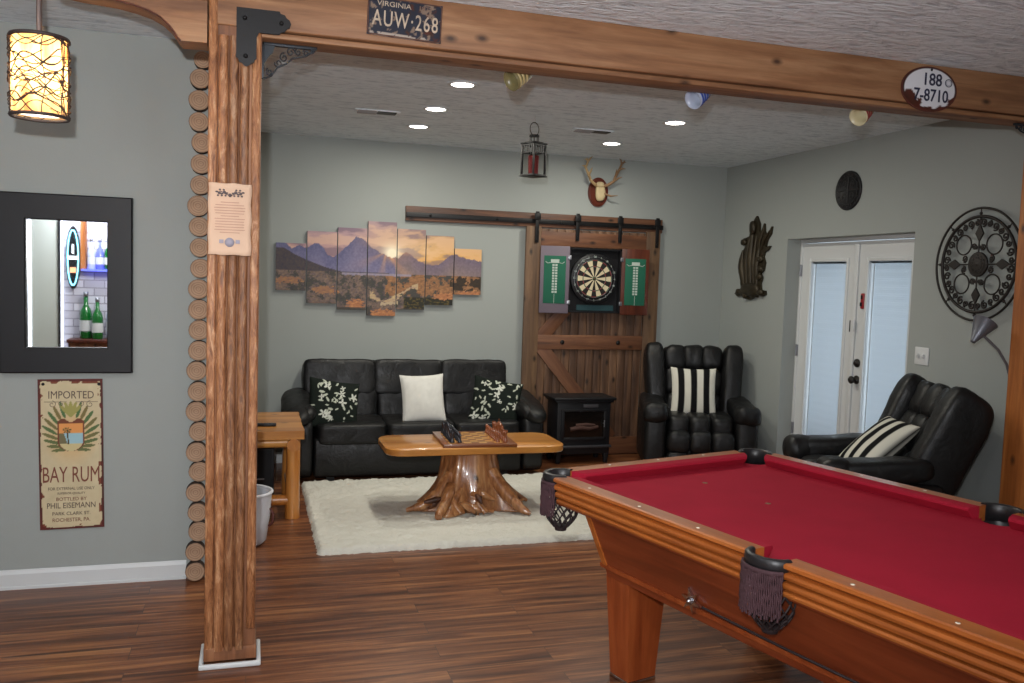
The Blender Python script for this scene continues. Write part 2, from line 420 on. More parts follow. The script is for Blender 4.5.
struct(boxo('wall_left', ((XL-.19)/2, YL+.085, H/2), (-XL-.19, .17, H), M['wall']))
struct(boxo('wall_front', ((XL+XR)/2, Y0-.075, H/2), (XR-XL+.3, .15, H), None or M['wall']))
def baseboard(name, p0, p1, h=.095, t=.014, n=(0, -1)):
    b = MB(); L = (Vector(p1)-Vector(p0)).length; a = math.atan2(p1[1]-p0[1], p1[0]-p0[0])
    b.T = Matrix.Translation((p0[0], p0[1], 0)) @ Matrix.Rotation(a, 4, 'Z')
    prof = [(0, 0), (-t-.006, 0), (-t-.006, .012), (-t, .016), (-t, h-.02), (-t*.5, h-.006), (-t*.35, h), (0, h)]
    b.prism(prof, 0, L, plane='yz')
    return struct(b.build(name, M['white']))
baseboard('baseboard_left', (XL, YL), (-.302, YL))
baseboard('baseboard_back', (XL, YB), (XR, YB))
baseboard('baseboard_right', (XR, DY0), (XR, Y0))
baseboard('baseboard_corner', (XR, YB), (XR, DY1+.001))

# ------------------------------------------------------------------ french doors in the right wall
def blind_mat():
    m, nt, p = nodes('white_blind_slats')
    p.inputs['Base Color'].default_value = (.8, .82, .84, 1); p.inputs['Roughness'].default_value = .5
    t = nt.nodes.new('ShaderNodeBsdfTranslucent'); t.inputs[0].default_value = (.75, .8, .84, 1)
    mx = nt.nodes.new('ShaderNodeMixShader'); mx.inputs[0].default_value = .45
    nt.links.new(p.outputs[0], mx.inputs[1]); nt.links.new(t.outputs[0], mx.inputs[2]); nt.links.new(mx.outputs[0], nt.nodes['Material Output'].inputs[0])
    return m
M['blind'] = blind_mat()
door = thing('door_1', None, None, (XR+.16, DY1, 0), R_(-90)); door['kind'] = 'structure'     # local x runs toward the viewer (-Y world), -Y local faces the room (-X)
W_ = DY1-DY0
b = MB()
b.box((.014, .04, DZ/2), (.028, .14, DZ), bev=.003); b.box((W_-.014, .04, DZ/2), (.028, .14, DZ), bev=.003); b.box((W_/2, .04, DZ-.014), (W_-.056, .14, .028), bev=.003)
b.box((W_/2, .04, .012), (W_-.056, .14, .024), bev=.003)
b.build('door_frame', M['white'], door)
lw = (W_-.062)/2
for k in range(2):
    x0 = .031+k*lw; cx = x0+lw/2
    gx0, gx1, gz0, gz1 = cx-.225, cx+.225, .28, 1.83
    b = MB()
    for (xa, xb, za, zb) in ((x0, gx0, .03, 1.985), (gx1, x0+lw-.002, .03, 1.985), (gx0, gx1, .03, gz0), (gx0, gx1, gz1, 1.985)):
        b.box(((xa+xb)/2, 0, (za+zb)/2), (xb-xa, .044, zb-za))
    fw = .028                                     # raised glazing frame
    for (xa, xb, za, zb) in ((gx0-fw, gx0, gz0-fw, gz1+fw), (gx1, gx1+fw, gz0-fw, gz1+fw), (gx0, gx1, gz0-fw, gz0), (gx0, gx1, gz1, gz1+fw)):
        b.box(((xa+xb)/2, -.026, (za+zb)/2), (xb-xa, .016, zb-za), bev=.005)
    leaf = b.build('door_leaf', M['white'], door)
    b = MB(); b.box((cx, -.014, (gz0+gz1)/2), (.45, .004, gz1-gz0)); b.build('pane', M['glass'], leaf)
    b = MB()
    nsl = 96
    for i in range(nsl):
        z = gz0+.012+(gz1-gz0-.03)*i/(nsl-1)
        b.box((cx+.006, .004, z), (.396, .0012, .0172), rot=Matrix.Rotation(R_(-24+2*math.sin(i*1.7)), 4, 'X'))
    b.box((cx-.214, .006, (gz0+gz1)/2), (.006, .004, gz1-gz0))
    b.build('blind', M['blind'], leaf)
    b = MB(); b.box((cx-.187, -.006, (gz0+gz1)/2), (.009, .004, gz1-gz0-.02)); b.box((cx, -.006, gz1-.008), (.44, .012, .014)); b.build('blind_rail', M['white'], leaf)
    if k == 0:
        for z in (.41, 1.08, 1.76):
            b = MB(); b.box((x0-.002, -.03, z), (.014, .012, .095), bev=.002); b.cyl((x0-.002, -.04, z-.05), (x0-.002, -.04, z+.05), .006); b.build('hinge', M['nickel'], leaf)
        b = MB(); b.box((x0+lw-.008, -.03, 1.0), (.05, .014, 1.93), bev=.004); b.build('astragal', M['white'], leaf)
        b = MB(); b.box((x0+lw-.052, -.0235, 1.325), (.014, .003, .09)); b.box((x0+lw-.034, -.0235, 1.32), (.006, .003, .1)); b.build('alarm_sensor', M['black'], leaf)
        b = MB(); b.box((x0+lw+.02, -.045, 1.335), (.018, .016, .085), bev=.003); b.build('alarm_magnet', M['white'], leaf)
    else:
        kx = x0+.062
        b = MB(); b.lathe([(.0, -.07), (.018, -.068), (.03, -.055), (.028, -.042), (.012, -.03), (.012, -.012), (.034, -.006), (.034, 0)], 20, T=Matrix.Translation((kx, -.022, .915)) @ Matrix.Rotation(R_(-90), 4, 'X'))
        b.build('knob', M['bronze'], leaf)
        b = MB(); b.lathe([(.0, -.03), (.012, -.03), (.012, -.012), (.032, -.01), (.033, 0)], 20, T=Matrix.Translation((kx-.002, -.022, 1.045)) @ Matrix.Rotation(R_(-90), 4, 'X')); b.box((kx, -.05, 1.045), (.008, .012, .03), bev=.002)
        b.build('deadbolt', M['bronze'], leaf)
red = plain('red_plastic', rgb(150, 30, 36), .35)
alarm = thing('door_alarm', 'narrow red security bar mounted upright between the two glass doors', 'lock', (XR+.125, 5.618, 1.48))
boxo('body', (0, 0, .045), (.022, .036, .12), red, alarm, .008)
boxo('clip', (-.012, .004, .02), (.012, .02, .03), M['black'], alarm, .003)
boxo('button', (-.012, .0, .075), (.01, .016, .03), M['black'], alarm, .003)
# outside: a pale deck and a far fence seen dimly through the blinds
struct(boxo('ground', (8.2, 5, -.2), (6.0, 14, .1), plain('pale_deck', rgb(225, 232, 240), .8)))

sw = thing('light_switch', 'white double light switch on the wall beside the glass doors', 'light switch', (XR-.004, 4.83, 1.175), R_(-90))
boxo('cover_plate', (0, 0, 0), (.125, .008, .12), M['white'], sw, .003)
for dx in (-.025, .025): boxo('toggle', (dx, -.01, .0), (.012, .02, .026), M['white'], sw, .003, Matrix.Rotation(R_(20), 4, 'X'))

# ------------------------------------------------------------------ beam, posts, corbel, log ends
BX = .013                                        # the beam runs a touch deeper towards its far end
def by(x): return 3.6+BX*x
beam = thing('timber_beam', 'long stained pine beam boxed across the opening under the ceiling', 'beam', (0, 3.6, 0), math.atan(BX))
b = MB(); b.box((2.10, .075, 2.638), (4.49, .15, .195), bev=.006); b.build('beam_face', M['beam'], beam)
b = MB(); b.box((2.15, .085, 2.524), (4.40, .14, .022), bev=.003); b.build('bottom_board', M['beam'], beam)
b = MB(); b.box((-1.70, .075, 2.68), (3.1, .15, .11), bev=.004); b.build('beam_face', M['beam'], beam)
br = thing('arched_brace', 'reddish curved timber brace on the wall side of the barked post', 'brace', (0, 3.61, 0))
ol = [(-.168, 2.625), (-.168, 2.468), (-.262, 2.466), (-.274, 2.476), (-.286, 2.496), (-.305, 2.520), (-.335, 2.545), (-.375, 2.565), (-.43, 2.58), (-.5, 2.592), (-.62, 2.60), (-.7, 2.61), (-.7, 2.625)]
b = MB(); b.prism(ol, 0, .13); b.build('brace_board', M['beam'], br)
b = MB(); b.tube([(x, .002, z) for x, z in ol[2:12]], .004, 6); b.build('bead', M['darkwood'], br)

def half_pole(mb, x, r, z0, z1, seed, y=0):
    pts = []; rs = []
    n = 46
    for i in range(n):
        z = z0+(z1-z0)*i/(n-1)
        pts.append((x+.0025*noise.noise(Vector((seed, z*2, 0))), y, z)); rs.append(r*(1+.10*noise.noise(Vector((seed*2.3, z*9, 1)))))
    mb.tube(pts, rs, 10)
post = thing('timber_post', 'square post clad in rough barked half poles with white base trim', 'post', (-.062, 3.6, 0))
b = MB(); b.box((0, .1, 1.31), (.192, .18, 2.5)); b.build('core', M['postcore'], post)
xs = [-.083, -.045, -.006, .033, .077]
for i, x in enumerate(xs):
    b = MB()
    if i in (0, 4):
        b.box((x, .018, 1.36+(.03 if i == 0 else 0)), (.034, .045, 2.58+(.14 if i == 0 else -.16)), bev=.008)
    else: half_pole(b, x, .0190, .07, 2.5, i*7.7, .004)
    b.build('cladding_pole', M['postdark'] if i in (2, 3) else M['postwood'], post)
b = MB(); b.box((0, .095, .055), (.204, .2, .055), bev=.004); b.build('plinth', M['postcore'], post)
b = MB()
b.box((0, -.014, .011), (.24, .018, .022), bev=.006)
for sx in (-1, 1): b.box((sx*.111, .095, .011), (.018, .22, .022), bev=.006)
b.build('base_trim', M['white'], post)
post2 = thing('timber_post', 'orange stained square post near the armchair and floor lamp', 'post', (4.21, 3.66, 0))
b = MB(); b.box((0, .1, 1.255), (.26, .2, 2.51), bev=.006); b.build('core', M['postred'], post2)
b = MB(); b.lathe([(0, -.014), (.012, -.012), (.017, -.005), (.019, 0)], 14, T=Matrix.Translation((-.095, 0, 1.07)) @ Matrix.Rotation(R_(-90), 4, 'X')); b.build('bolt', M['blackmetal'], post2)
b = MB(); b.box((0, -.008, .05), (.28, .016, .1), bev=.004); b.build('base_trim', M['white'], post2)

rnd = random.Random(4)
places = ['bottom', 'top']
z = .056; k = 0
nlog = 26
for k in range(nlog):
    zc = .054+k*.1035; r = .0505+rnd.uniform(-.003, .0012)
    if k == nlog-1: zc -= .006; r = .042
    xc = -.245+rnd.uniform(-.012, .01)
    lg = thing('log_end', 'sawn round log end with dark bark in the column beside the barked post', 'log', (xc, 4.645+rnd.uniform(-.015, .01), zc), 0, 'log ends stacked up the wall edge')
    vs = []
    nn = 18
    pts0 = []
    for q in range(nn):
        a = 2*PI*q/nn; rr = r*(1+.03*noise.noise(Vector((math.cos(a)*1.3, math.sin(a)*1.3, k*5.1))))
        pts0.append((rr*math.cos(a), rr*math.sin(a)))
    b = MB(); b.prism([(x*.97, z_*.97) for x, z_ in pts0], .0, .06); b.build('sawn_wood', M['logend'], lg)
    b = MB(); b.prism([(x*1.0, z_*1.0) for x, z_ in pts0], .004, .058, smooth=True); b.build('bark', M['bark'], lg)
struct(boxo('trim_1', (-.18, YL+.085, H/2), (.03, .17, H), M['postcore']))

# notice on the post
nt_ = thing('paper_notice', 'cream paper notice with a crest tacked to the barked post', 'notice', (-.078, 3.566, 1.797))
b = MB(); vs = []; fs = []; nx, nz = 10, 14
for j in range(nz+1):
    for i in range(nx+1):
        x = -.079+.158*i/nx; z = -.137+.274*j/nz
        y = .004*math.cos(i/nx*PI*2)-.010*(abs(z)/.137)**6-.004
        vs.append((x+.002*math.sin(j*1.1), y, z+.0015*math.sin(i*1.3)))
for j in range(nz):
    for i in range(nx): a = j*(nx+1)+i; fs.append((a, a+1, a+nx+2, a+nx+1))
b.add(vs, fs); o = b.build('sheet', M['paper'], nt_)
sol = o.modifiers.new('s', 'SOLIDIFY'); sol.thickness = .0015; sol.offset = 1
b = MB()
for i in range(12): 
    wd = .115-(.04 if i in (0, 5, 11) else 0)-.01*rnd.random()
    b.box((0, -.012, .065-i*.0105), (wd, .0008, .0026))
b.build('printed_lines', plain('brown_print', rgb(176, 136, 118), .8), nt_)
b = MB()
for sx in (-1, 1):
    b.tube([(sx*.004, -.013, .092), (sx*.02, -.013, .098), (sx*.034, -.013, .106), (sx*.045, -.013, .100)], .0018, 5)
    for t in range(5): b.sphere((sx*(.012+t*.009), -.013, .100+.004*math.sin(t*2)), .0055, 8, sc3=(1.1, .3, .6+.3*(t % 2))); b.sphere((sx*(.016+t*.007), -.013, .112 if t % 2 else .090), .0035, 8, sc3=(1.2, .3, 1))
b.sphere((0, -.013, .092), .007)
b.build('crest', M['ink'], nt_)
b = MB(); b.lathe([(0, 0), (.018, 0), (.018, .001), (0, .001)], 18, T=Matrix.Translation((0, -.013, -.088)) @ Matrix.Rotation(R_(90), 4, 'X'))
for sx in (-1, 1): b.box((sx*.03, -.0125, -.085), (.016, .001, .014))
b.build('seal', plain('blue_grey_print', rgb(152, 146, 158), .8), nt_)

# L bracket
lb = thing('angle_bracket', 'flat black iron angle bracket joining the post to the beam', 'bracket', (0, 3.574, 0))
def ogee_end(cx, cz, d, half):   # points closing an arm, direction d
    return
ol = [(-.061, 2.606), (.098, 2.606), (.102, 2.598), (.118, 2.594), (.124, 2.584), (.136, 2.576), (.142, 2.562), (.136, 2.548), (.124, 2.540), (.118, 2.530), (.102, 2.526), (.098, 2.518),
      (.022, 2.518), (.014, 2.500), (.014, 2.418), (.008, 2.414), (.004, 2.402), (-.006, 2.398), (-.014, 2.390), (-.023, 2.386), (-.032, 2.390), (-.040, 2.398), (-.050, 2.402), (-.054, 2.414), (-.061, 2.418)]
b = MB(); b.prism(ol, 0, .006); b.build('plate', M['blackmetal'], lb)
for (x, z) in ((-.03, 2.568), (.105, 2.562), (-.026, 2.425)):
    b = MB(); b.lathe([(0, -.008), (.006, -.007), (.0085, -.002), (.009, 0)], 12, T=Matrix.Translation((x, 0, z)) @ Matrix.Rotation(R_(-90), 4, 'X')); b.build('bolt', M['blackmetal'], lb)

def scroll(mb, cx, cz, r0, turns, a0, y=0, w_=.0035, sg=1):
    pts = []
    n = int(18*turns)+4
    for i in range(n+1):
        t = i/n; a = a0+sg*t*turns*2*PI; r = r0*(1-.8*t)
        pts.append((cx+r*math.cos(a), y, cz+r*math.sin(a)))
    mb.tube(pts, w_, 6)
blue_iron = plain('blue_grey_iron', rgb(40, 44, 50), .5, metal=.3, bmp=.2)
def corner_bracket(loc, sx, label):
    t = thing('scroll_bracket', label, 'bracket', loc); t.scale = (.86, 1, .95)
    b = MB(); b.box((sx*.125, 0, -.006), (.25, .02, .012), bev=.002); b.box((sx*.006, 0, -.075), (.012, .02, .15), bev=.002); b.build('mounting_edge', blue_iron, t)
    b = MB()
    # pierced plate: lattice of lobes between two arms
    b.prism([(sx*x, z) for x, z in [(.01, -.01), (.06, -.01), (.05, -.04), (.03, -.06), (.01, -.09)]], -.004, .004)
    b.build('web_plate', blue_iron, t)
    b = MB()
    for (x, z, r, a) in ((.13, -.03, .02, 0), (.165, -.027, .017, 1), (.2, -.024, .014, 2), (.10, -.055, .02, 1.5), (.075, -.08, .018, 3), (.035, -.12, .016, 2), (.23, -.02, .01, 0)):
        scroll(b, sx*x, z, r, 1.3, a, sg=sx)
    b.tube([(sx*.24, 0, -.012), (sx*.2, 0, -.04), (sx*.14, 0, -.055), (sx*.11, 0, -.08), (sx*.07, 0, -.10), (sx*.045, 0, -.135), (sx*.01, 0, -.15)], .004, 6)
    b.build('scrollwork', blue_iron, t)
corner_bracket((.034, 3.69, 2.512), 1, 'dark scrollwork corner bracket under the beam at the barked post')
corner_bracket((4.07, 3.72, 2.512), -1, 'dark scrollwork corner bracket under the beam at the orange post')

# registration plate
def stain(x, z, s=1): return noise.fractal(Vector((x*s, z*s, 3.3)), .9, 2, 4)
def plate_f(x, z):
    base = (.13, .145, .20)
    n = stain(x, z, 22)+.75*(x/.15)*.6-.25
    t = min(max((n-.05)*3, 0), 1)
    rust = (.30+.1*stain(x, z, 60), .15, .10)
    c = tuple(base[i]*(1-t)+rust[i]*t for i in range(3))
    if stain(x+5, z, 40) > .42: c = (.5, .42, .36)
    if z < -.06 and abs(x) < .14 and stain(x, z, 30) < .1: c = (.66, .6, .55)
    return c
lp = thing('number_plate', 'rusty dark Virginia number plate nailed high on the beam', 'number plate', (.590, by(.59)-.004, 2.638), math.atan(BX))
painted('plate', .304, .152, 70, 36, plate_f, M['vcolgloss'], lp, (0, -.006, 0), .006, (0, R_(1.5), 0), (.1, .05, .04))
cream = plain('cream_enamel', rgb(190, 170, 148), .6, var=.45)
text_obj('lettering', 'VIRGINIA', .028, cream, lp, (-.045, -.0075, .052), (R_(90), R_(1.5), 0), .0008, sx=1.2)
text_obj('lettering', '1972', .026, plain('rust_tinted_enamel', rgb(120, 92, 78), .6), lp, (.082, -.0075, .050), (R_(90), R_(1.5), 0), .0008, sx=1.1)
text_obj('lettering', 'AUW\u00b7268', .088, cream, lp, (.002, -.0075, -.010), (R_(90), R_(1.5), 0), .0008, sx=.66, bold=.0004, space=1.16)
b = MB()
pts = []
for (cx, cz, a0) in ((.137, .061, 0), (-.137, .061, 90), (-.137, -.061, 180), (.137, -.061, 270)):
    for q in range(5): a = R_(a0+q*22.5); pts.append((cx+.012*math.cos(a), -.007, cz+.012*math.sin(a)))
b.T = Matrix.Rotation(R_(1.5), 4, 'Y')
b.tube(pts, .0025, 6, closed=True); b.build('raised_rim', plain('rusty_rim', rgb(90, 60, 50), .6, var=.3), lp)
# oval enamel plate
def oval_f(x, z):
    rust = (x < -.055 and z < .004) and stain(x, z, 34) > -.35 - (abs(z)*4)
    e = (x/.155)**2+(z/.112)**2
    n = stain(x, z, 26)
    m_ = .018*n
    if z < -.088+m_ or (x < -.085+m_*2 and z < -.012+m_) or (x > .10+m_ and z < -.035+m_*2) or (x < -.045 and z < -.055+m_): return (.30+.06*n, .14, .10)
    if e > .9: return (.23, .12, .11)
    return (.86, .86, .88)
ov = thing('enamel_plate', 'oval white enamel plate with dark numbers and rusty edge on the beam', 'plate', (3.222, by(3.2)-.004, 2.612), math.atan(BX)); ov.scale = (1.07, 1, .95)
b = MB(); b.prism([(.158*math.cos(2*PI*k/48), .116*math.sin(2*PI*k/48)) for k in range(48)], -.004, .004); b.build('rusty_back', plain('rusty_steel', rgb(86, 42, 32), .7, var=.3), ov)
vs = []; cs = []; fs = []
for i in range(29):
    for k in range(72):
        r = i/28; a = 2*PI*k/72; x, z = .153*r*math.cos(a), .111*r*math.sin(a)
        vs.append((x, -.0045-.006*(1-r*r), z)); cs += [*s2l(oval_f(x, z)), 1]
for i in range(28):
    for k in range(72): k2 = (k+1) % 72; fs.append((i*72+k, i*72+k2, (i+1)*72+k2, (i+1)*72+k))
me = bpy.data.meshes.new('enamel_face'); me.from_pydata(vs, [], fs); at = me.color_attributes.new('Col', 'FLOAT_COLOR', 'POINT'); at.data.foreach_set('color', cs); me.materials.append(M['vcolgloss'])
o = bpy.data.objects.new('enamel_face', me); COL.objects.link(o); o.parent = ov
navy = plain('navy_enamel', rgb(40, 42, 66), .4)
text_obj('lettering', '188', .088, navy, ov, (.006, -.0115, .045), ext=.0008, sx=.86, bold=.0012)
text_obj('lettering', '7-8710', .088, navy, ov, (.004, -.0115, -.036), ext=.0008, sx=.80, bold=.0012)
b = MB(); b.torus((.102, -.010, .040), .019, .002, 28, 6); b.torus((.102, -.010, .040), .013, .0007, 24, 5); b.build('stamp_ring', navy, ov)
b = MB(); b.lathe([(0, -.003), (.006, -.002), (.007, 0)], 10, T=Matrix.Translation((0, -.01, .098)) @ Matrix.Rotation(R_(-90), 4, 'X')); b.build('screw', M['blackmetal'], ov)

# mugs hanging under the beam on hooks
def mug(x, cmats, label, tilt=35):
    t = thing('hanging_mug', label, 'mug', (x+.03, by(x)+.22, 2.560))
    R = Matrix.Translation((0, 0, -.045)) @ Vector((-.80, -.30, -.52)).to_track_quat('Z', 'Y').to_matrix().to_4x4() @ Matrix.Rotation(R_(-60), 4, 'Z') @ Matrix.Scale(1.2, 4)
    b = MB(); prof = [(0, -.045), (.024, -.045), (.029, -.04), (.030, -.02), (.034, .01), (.040, .042), (.0375, .043), (.031, .01), (.026, -.036), (0, -.038)]
    b.lathe(prof, 28, T=R); b.build('cup', cmats[0], t)
    b = MB()
    for zz, rr in ((-.015, .0315), (.005, .0342), (.024, .0375)): b.lathe([(rr-.001, zz-.005), (rr+.0012, zz-.004), (rr+.0016, zz+.004), (rr-.0005, zz+.005)], 28, T=R, cap=False)
    b.build('band', cmats[1], t)
    b = MB(); b.T = R; b.tube([(-.03, 0, .028), (-.05, 0, .024), (-.058, 0, .0), (-.05, 0, -.02), (-.03, 0, -.024)], .0045, 8); b.build('handle', cmats[0], t)
    b = MB(); b.tube([(-.01, 0, .005), (-.01, 0, -.012), (-.006, 0, -.024), (.006, 0, -.026), (.012, 0, -.014)], .0022, 6); b.build('hook', M['nickel'], t)
mug(1.12, (plain('olive_glaze', rgb(120, 110, 74), .3), plain('gold_band', rgb(190, 170, 120), .3)), 'small gold and olive striped mug hanging under the beam')
mug(2.035, (plain('white_blue_glaze', rgb(170, 178, 196), .25), plain('cobalt_band', rgb(40, 70, 160), .3)), 'small blue and white mug hanging under the beam')
mug(2.985, (plain('cream_glaze', rgb(206, 196, 160), .25), plain('red_band', rgb(140, 30, 40), .3)), 'small cream and red mug hanging under the beam')

# ------------------------------------------------------------------ mirror wall: framed mirror, tin sign, pendant lamp
mr = thing('wall_mirror', 'small mirror in a wide black frame on the grey wall above the tin sign', 'mirror', (-.853, YL, 1.508))
fo = [(-.294, -.433), (.294, -.433), (.294, .433), (-.294, .433)]; fi = [(-.180, -.309), (.180, -.309), (.180, .309), (-.180, .309)]
b = MB()
def ring(o0, y0, o1, y1):
    vs = [(x, y0, z) for x, z in o0]+[(x, y1, z) for x, z in o1]
    b.add(vs, [((i+1) % 4, i, 4+i, 4+(i+1) % 4)[::-1] for i in range(4)], 0, False)
def sc_(o, d): return [(x+(d if x < 0 else -d), z+(d if z < 0 else -d)) for x, z in o]
ring(fo, 0, fo, -.040); ring(fo, -.040, sc_(fo, .006), -.044); ring(sc_(fo, .006), -.044, sc_(fi, -.004), -.043); ring(sc_(fi, -.004), -.043, fi, -.038); ring(fi, -.038, fi, -.008)
b.build('frame', M['black'], mr)
boxo('mirror_glass', (0, -.010, 0), (.362, .004, .62), M['mirror'], mr)

def rum_f(x, z):
    e = min(.145-abs(x), .375-abs(z))
    n = stain(x, z, 18)
    if e < .010+.006*max(n, 0): return (.33+.1*n, .16, .14)
    if e < .022 and n > .3: return (.48, .26, .18)
    c = (.80+.03*n, .74+.03*n, .60+.03*n)
    # soft orange glow under the shield
    d = math.hypot(x*1.2, z-.09)
    if d < .16: g = (1-d/.16)*.8; c = tuple(c[i]*(1-g)+(.86, .66, .42)[i]*g for i in range(3))
    # leaves wreath
    for k in range(9):
        for sg in (-1, 1):
            a = R_(-70+k*17); ox, oz = sg*.078*math.cos(a), .115+.095*math.sin(a)
            dx, dz = x-ox, z-oz; aa = a+R_(40)
            u = (dx*sg)*math.cos(aa*.6+.2)+dz*math.sin(aa*.6+.2); v = -(dx*sg)*math.sin(aa*.6+.2)+dz*math.cos(aa*.6+.2)
            if (u-.02)**2/.042**2+v*v/.0085**2 < 1: c = (.40+.1*math.sin(k*3), .43, .26)
    for a in (-40, -20, 0, 20, 40):
        dx, dz = x, z-.19; u = dx*math.sin(R_(a))+dz*math.cos(R_(a)); v = dx*math.cos(R_(a))-dz*math.sin(R_(a))
        if (u-.035)**2/.04**2+v*v/.009**2 < 1: c = (.62, .6, .34)
    # shield
    sx, sz = x, z-.10
    hw = .062 if sz > -.03 else .062*math.sqrt(max(0, 1-((-.03-sz)/.055)**2))
    if abs(sx) < hw and -.085 < sz < .07-.01*math.cos(sx*90):
        c = (.88, .60, .34) if sz > .005 else ((.62, .76, .80) if sx > -.03-sz*.3 else (.45, .42, .3))
        if sz < -.045: c = (.80, .74, .55)
        if abs(sx) > hw-.007 or sz > .053: c = (.45, .25, .17)
        if math.hypot(sx+.018, (sz-.02)*1.3) < .02 and math.sin(math.atan2(sz-.02, sx+.018)*7) > -.2: c = (.28, .3, .16)
        if abs(sx+.018+.1*(sz-.02)**1) < .003 and -.05 < sz < .02: c = (.3, .24, .14)
    return c
rs = thing('tin_sign', 'tall vintage Bay Rum tin sign on the grey wall under the mirror', 'sign', (-.840, YL-.012, .667))
painted('sign_plate', .29, .75, 84, 216, rum_f, M['vcol'], rs, (0, 0, 0), .006, (0, R_(-.6), 0), (.2, .12, .1))
brown = plain('brown_sign_ink', rgb(122, 66, 50), .7); dk = plain('dark_sign_ink', rgb(92, 74, 66), .7)
def stx(s, size, z, m, sx=1, bold=0, x=0): text_obj('lettering', s, size, m, rs, (x, -.0015, z), (R_(90), 0, 0), .0006, sx=sx, bold=bold)
stx('IMPORTED', .054, .295, dk, .80); stx('BAY RUM', .112, -.105, brown, .56)
stx('FOR EXTERNAL USE ONLY', .021, -.172, dk, .84); stx('SUPERIOR QUALITY', .015, -.196, dk, .95); stx('BOTTLED BY', .024, -.225, brown, 1.0)
stx('PHIL EISEMANN', .040, -.258, dk, .80); stx('PARK CLARK ST.', .024, -.298, dk, .98); stx('ROCHESTER, PA.', .026, -.330, brown, .9)
b = MB()
for sg in (-1, 1):
    b.tube([(sg*.12, -.001, .262), (sg*.05, -.001, .262), (sg*.02, -.001, .262)], .0012, 5)
    scroll(b, sg*.085, .25, .018, 1.2, 1.5, -.001, .0012, sg); scroll(b, sg*.045, .252, .013, 1.2, 1.5, -.001, .0012, -sg)
b.build('scroll_print', dk, rs)
for (x, z) in ((-.125, .35), (.125, .35)):
    b = MB(); b.lathe([(0, -.003), (.006, -.002), (.008, 0)], 10, T=Matrix.Translation((x, 0, z)) @ Matrix.Rotation(R_(-90), 4, 'X')); b.build('nail', M['blackmetal'], rs)

# pendant
def shade_mat():
    m, nt, p = nodes('glowing_linen_shade')
    p.inputs['Base Color'].default_value = (.8, .55, .3, 1)
    v = coord(nt, (1, 1, .25)); n = noise_n(nt, v, 26, 3)
    tc = nt.nodes.new('ShaderNodeTexCoord'); sp = nt.nodes.new('ShaderNodeSeparateXYZ'); nt.links.new(tc.outputs['Object'], sp.inputs[0])
    t = nt.nodes.new('ShaderNodeBsdfTranslucent'); t.inputs[0].default_value = (1.0, .80, .50, 1)
    r = ramp(nt, n, [(.35, rgb(196, 128, 66)), (.6, rgb(246, 206, 146))]); nt.links.new(r.outputs[0], t.inputs[0])
    mx = nt.nodes.new('ShaderNodeMixShader'); mx.inputs[0].default_value = .75
    nt.links.new(p.outputs[0], mx.inputs[1]); nt.links.new(t.outputs[0], mx.inputs[2]); nt.links.new(mx.outputs[0], nt.nodes['Material Output'].inputs[0])
    return m
def diffuser_mat():
    m, nt, p = nodes('frosted_diffuser'); t = nt.nodes.new('ShaderNodeBsdfTranslucent'); t.inputs[0].default_value = (1, 1, 1, 1)
    em = nt.nodes.new('ShaderNodeEmission'); em.inputs[0].default_value = (1, .95, .86, 1); em.inputs[1].default_value = 1.3; ad = nt.nodes.new('ShaderNodeAddShader')
    nt.links.new(t.outputs[0], ad.inputs[0]); nt.links.new(em.outputs[0], ad.inputs[1]); nt.links.new(ad.outputs[0], nt.nodes['Material Output'].inputs[0]); return m
pd = thing('pendant_lamp', 'lit cylinder pendant lamp wrapped in dark vines with glowing shade', 'lamp', (-.712, 3.45, 2.115))
PR, PH = .088, .27
b = MB(); b.lathe([(PR, .0), (PR, PH)], 48, cap=False); o = b.build('shade', shade_mat(), pd)
vine = plain('dark_vine', rgb(50, 38, 36), .6, bmp=.3)
b = MB(); rv = random.Random(11)
for k in range(46):
    z0 = rv.uniform(.0, PH); a0 = rv.uniform(0, 2*PI); sl = rv.choice([rv.uniform(-.06, .06), rv.uniform(-.5, .5), rv.uniform(-.25, .25)]); ph = rv.uniform(0, 6)
    pts = []
    for i in range(26):
        a = a0+i*.13; z = z0+sl*(i/25)*.6+.018*math.sin(i*.5+ph)
        z = min(max(z, .003), PH-.003); rr = PR+.005+.005*math.sin(i*.9+ph)
        pts.append((rr*math.cos(a), rr*math.sin(a), z))
    b.tube(pts, rv.uniform(.0014, .0026), 5)
for k in range(12):
    a0 = rv.uniform(0, 2*PI); pts = [((PR+.004)*math.cos(a0+.07*math.sin(i*.8+k)), (PR+.004)*math.sin(a0+.07*math.sin(i*.8+k)), PH*i/10) for i in range(11)]
    b.tube(pts, .0018, 5)
b.build('vine_wrap', vine, pd)
b = MB(); b.torus((0, 0, 0), PR+.003, .006, 40, 6, plane='xy'); b.build('lower_rim', vine, pd); b = MB(); b.torus((0, 0, PH), PR+.003, .007, 40, 6, plane='xy')
for a in (0, 2.1, 4.2): b.cyl((0, 0, PH-.01), (PR*math.cos(a), PR*math.sin(a), PH), .0025)
b.build('upper_rim', vine, pd)
b = MB(); b.cyl((0, 0, PH-.06), (0, 0, 2.735-2.115-.02), .0095, n=14); b.lathe([(.055, 2.735-2.115-.022), (.06, 2.735-2.115-.003), (.06, 2.735-2.115-.001)], 24); b.build('rod', plain('bronze_rod', rgb(110, 96, 92), .35, metal=.6), pd)
b = MB(); b.sphere((0, 0, .13), .034, 14, sc3=(1, 1, 1.3)); b.cyl((0, 0, .17), (0, 0, PH-.04), .016); b.build('bulb', emit('warm_bulb', (1, .80, .52), 75), pd)
b = MB(); b.lathe([(0, 0.012), (PR-.004, .012), (PR-.004, .014), (0, .014)], 40); b.build('diffuser', diffuser_mat(), pd)

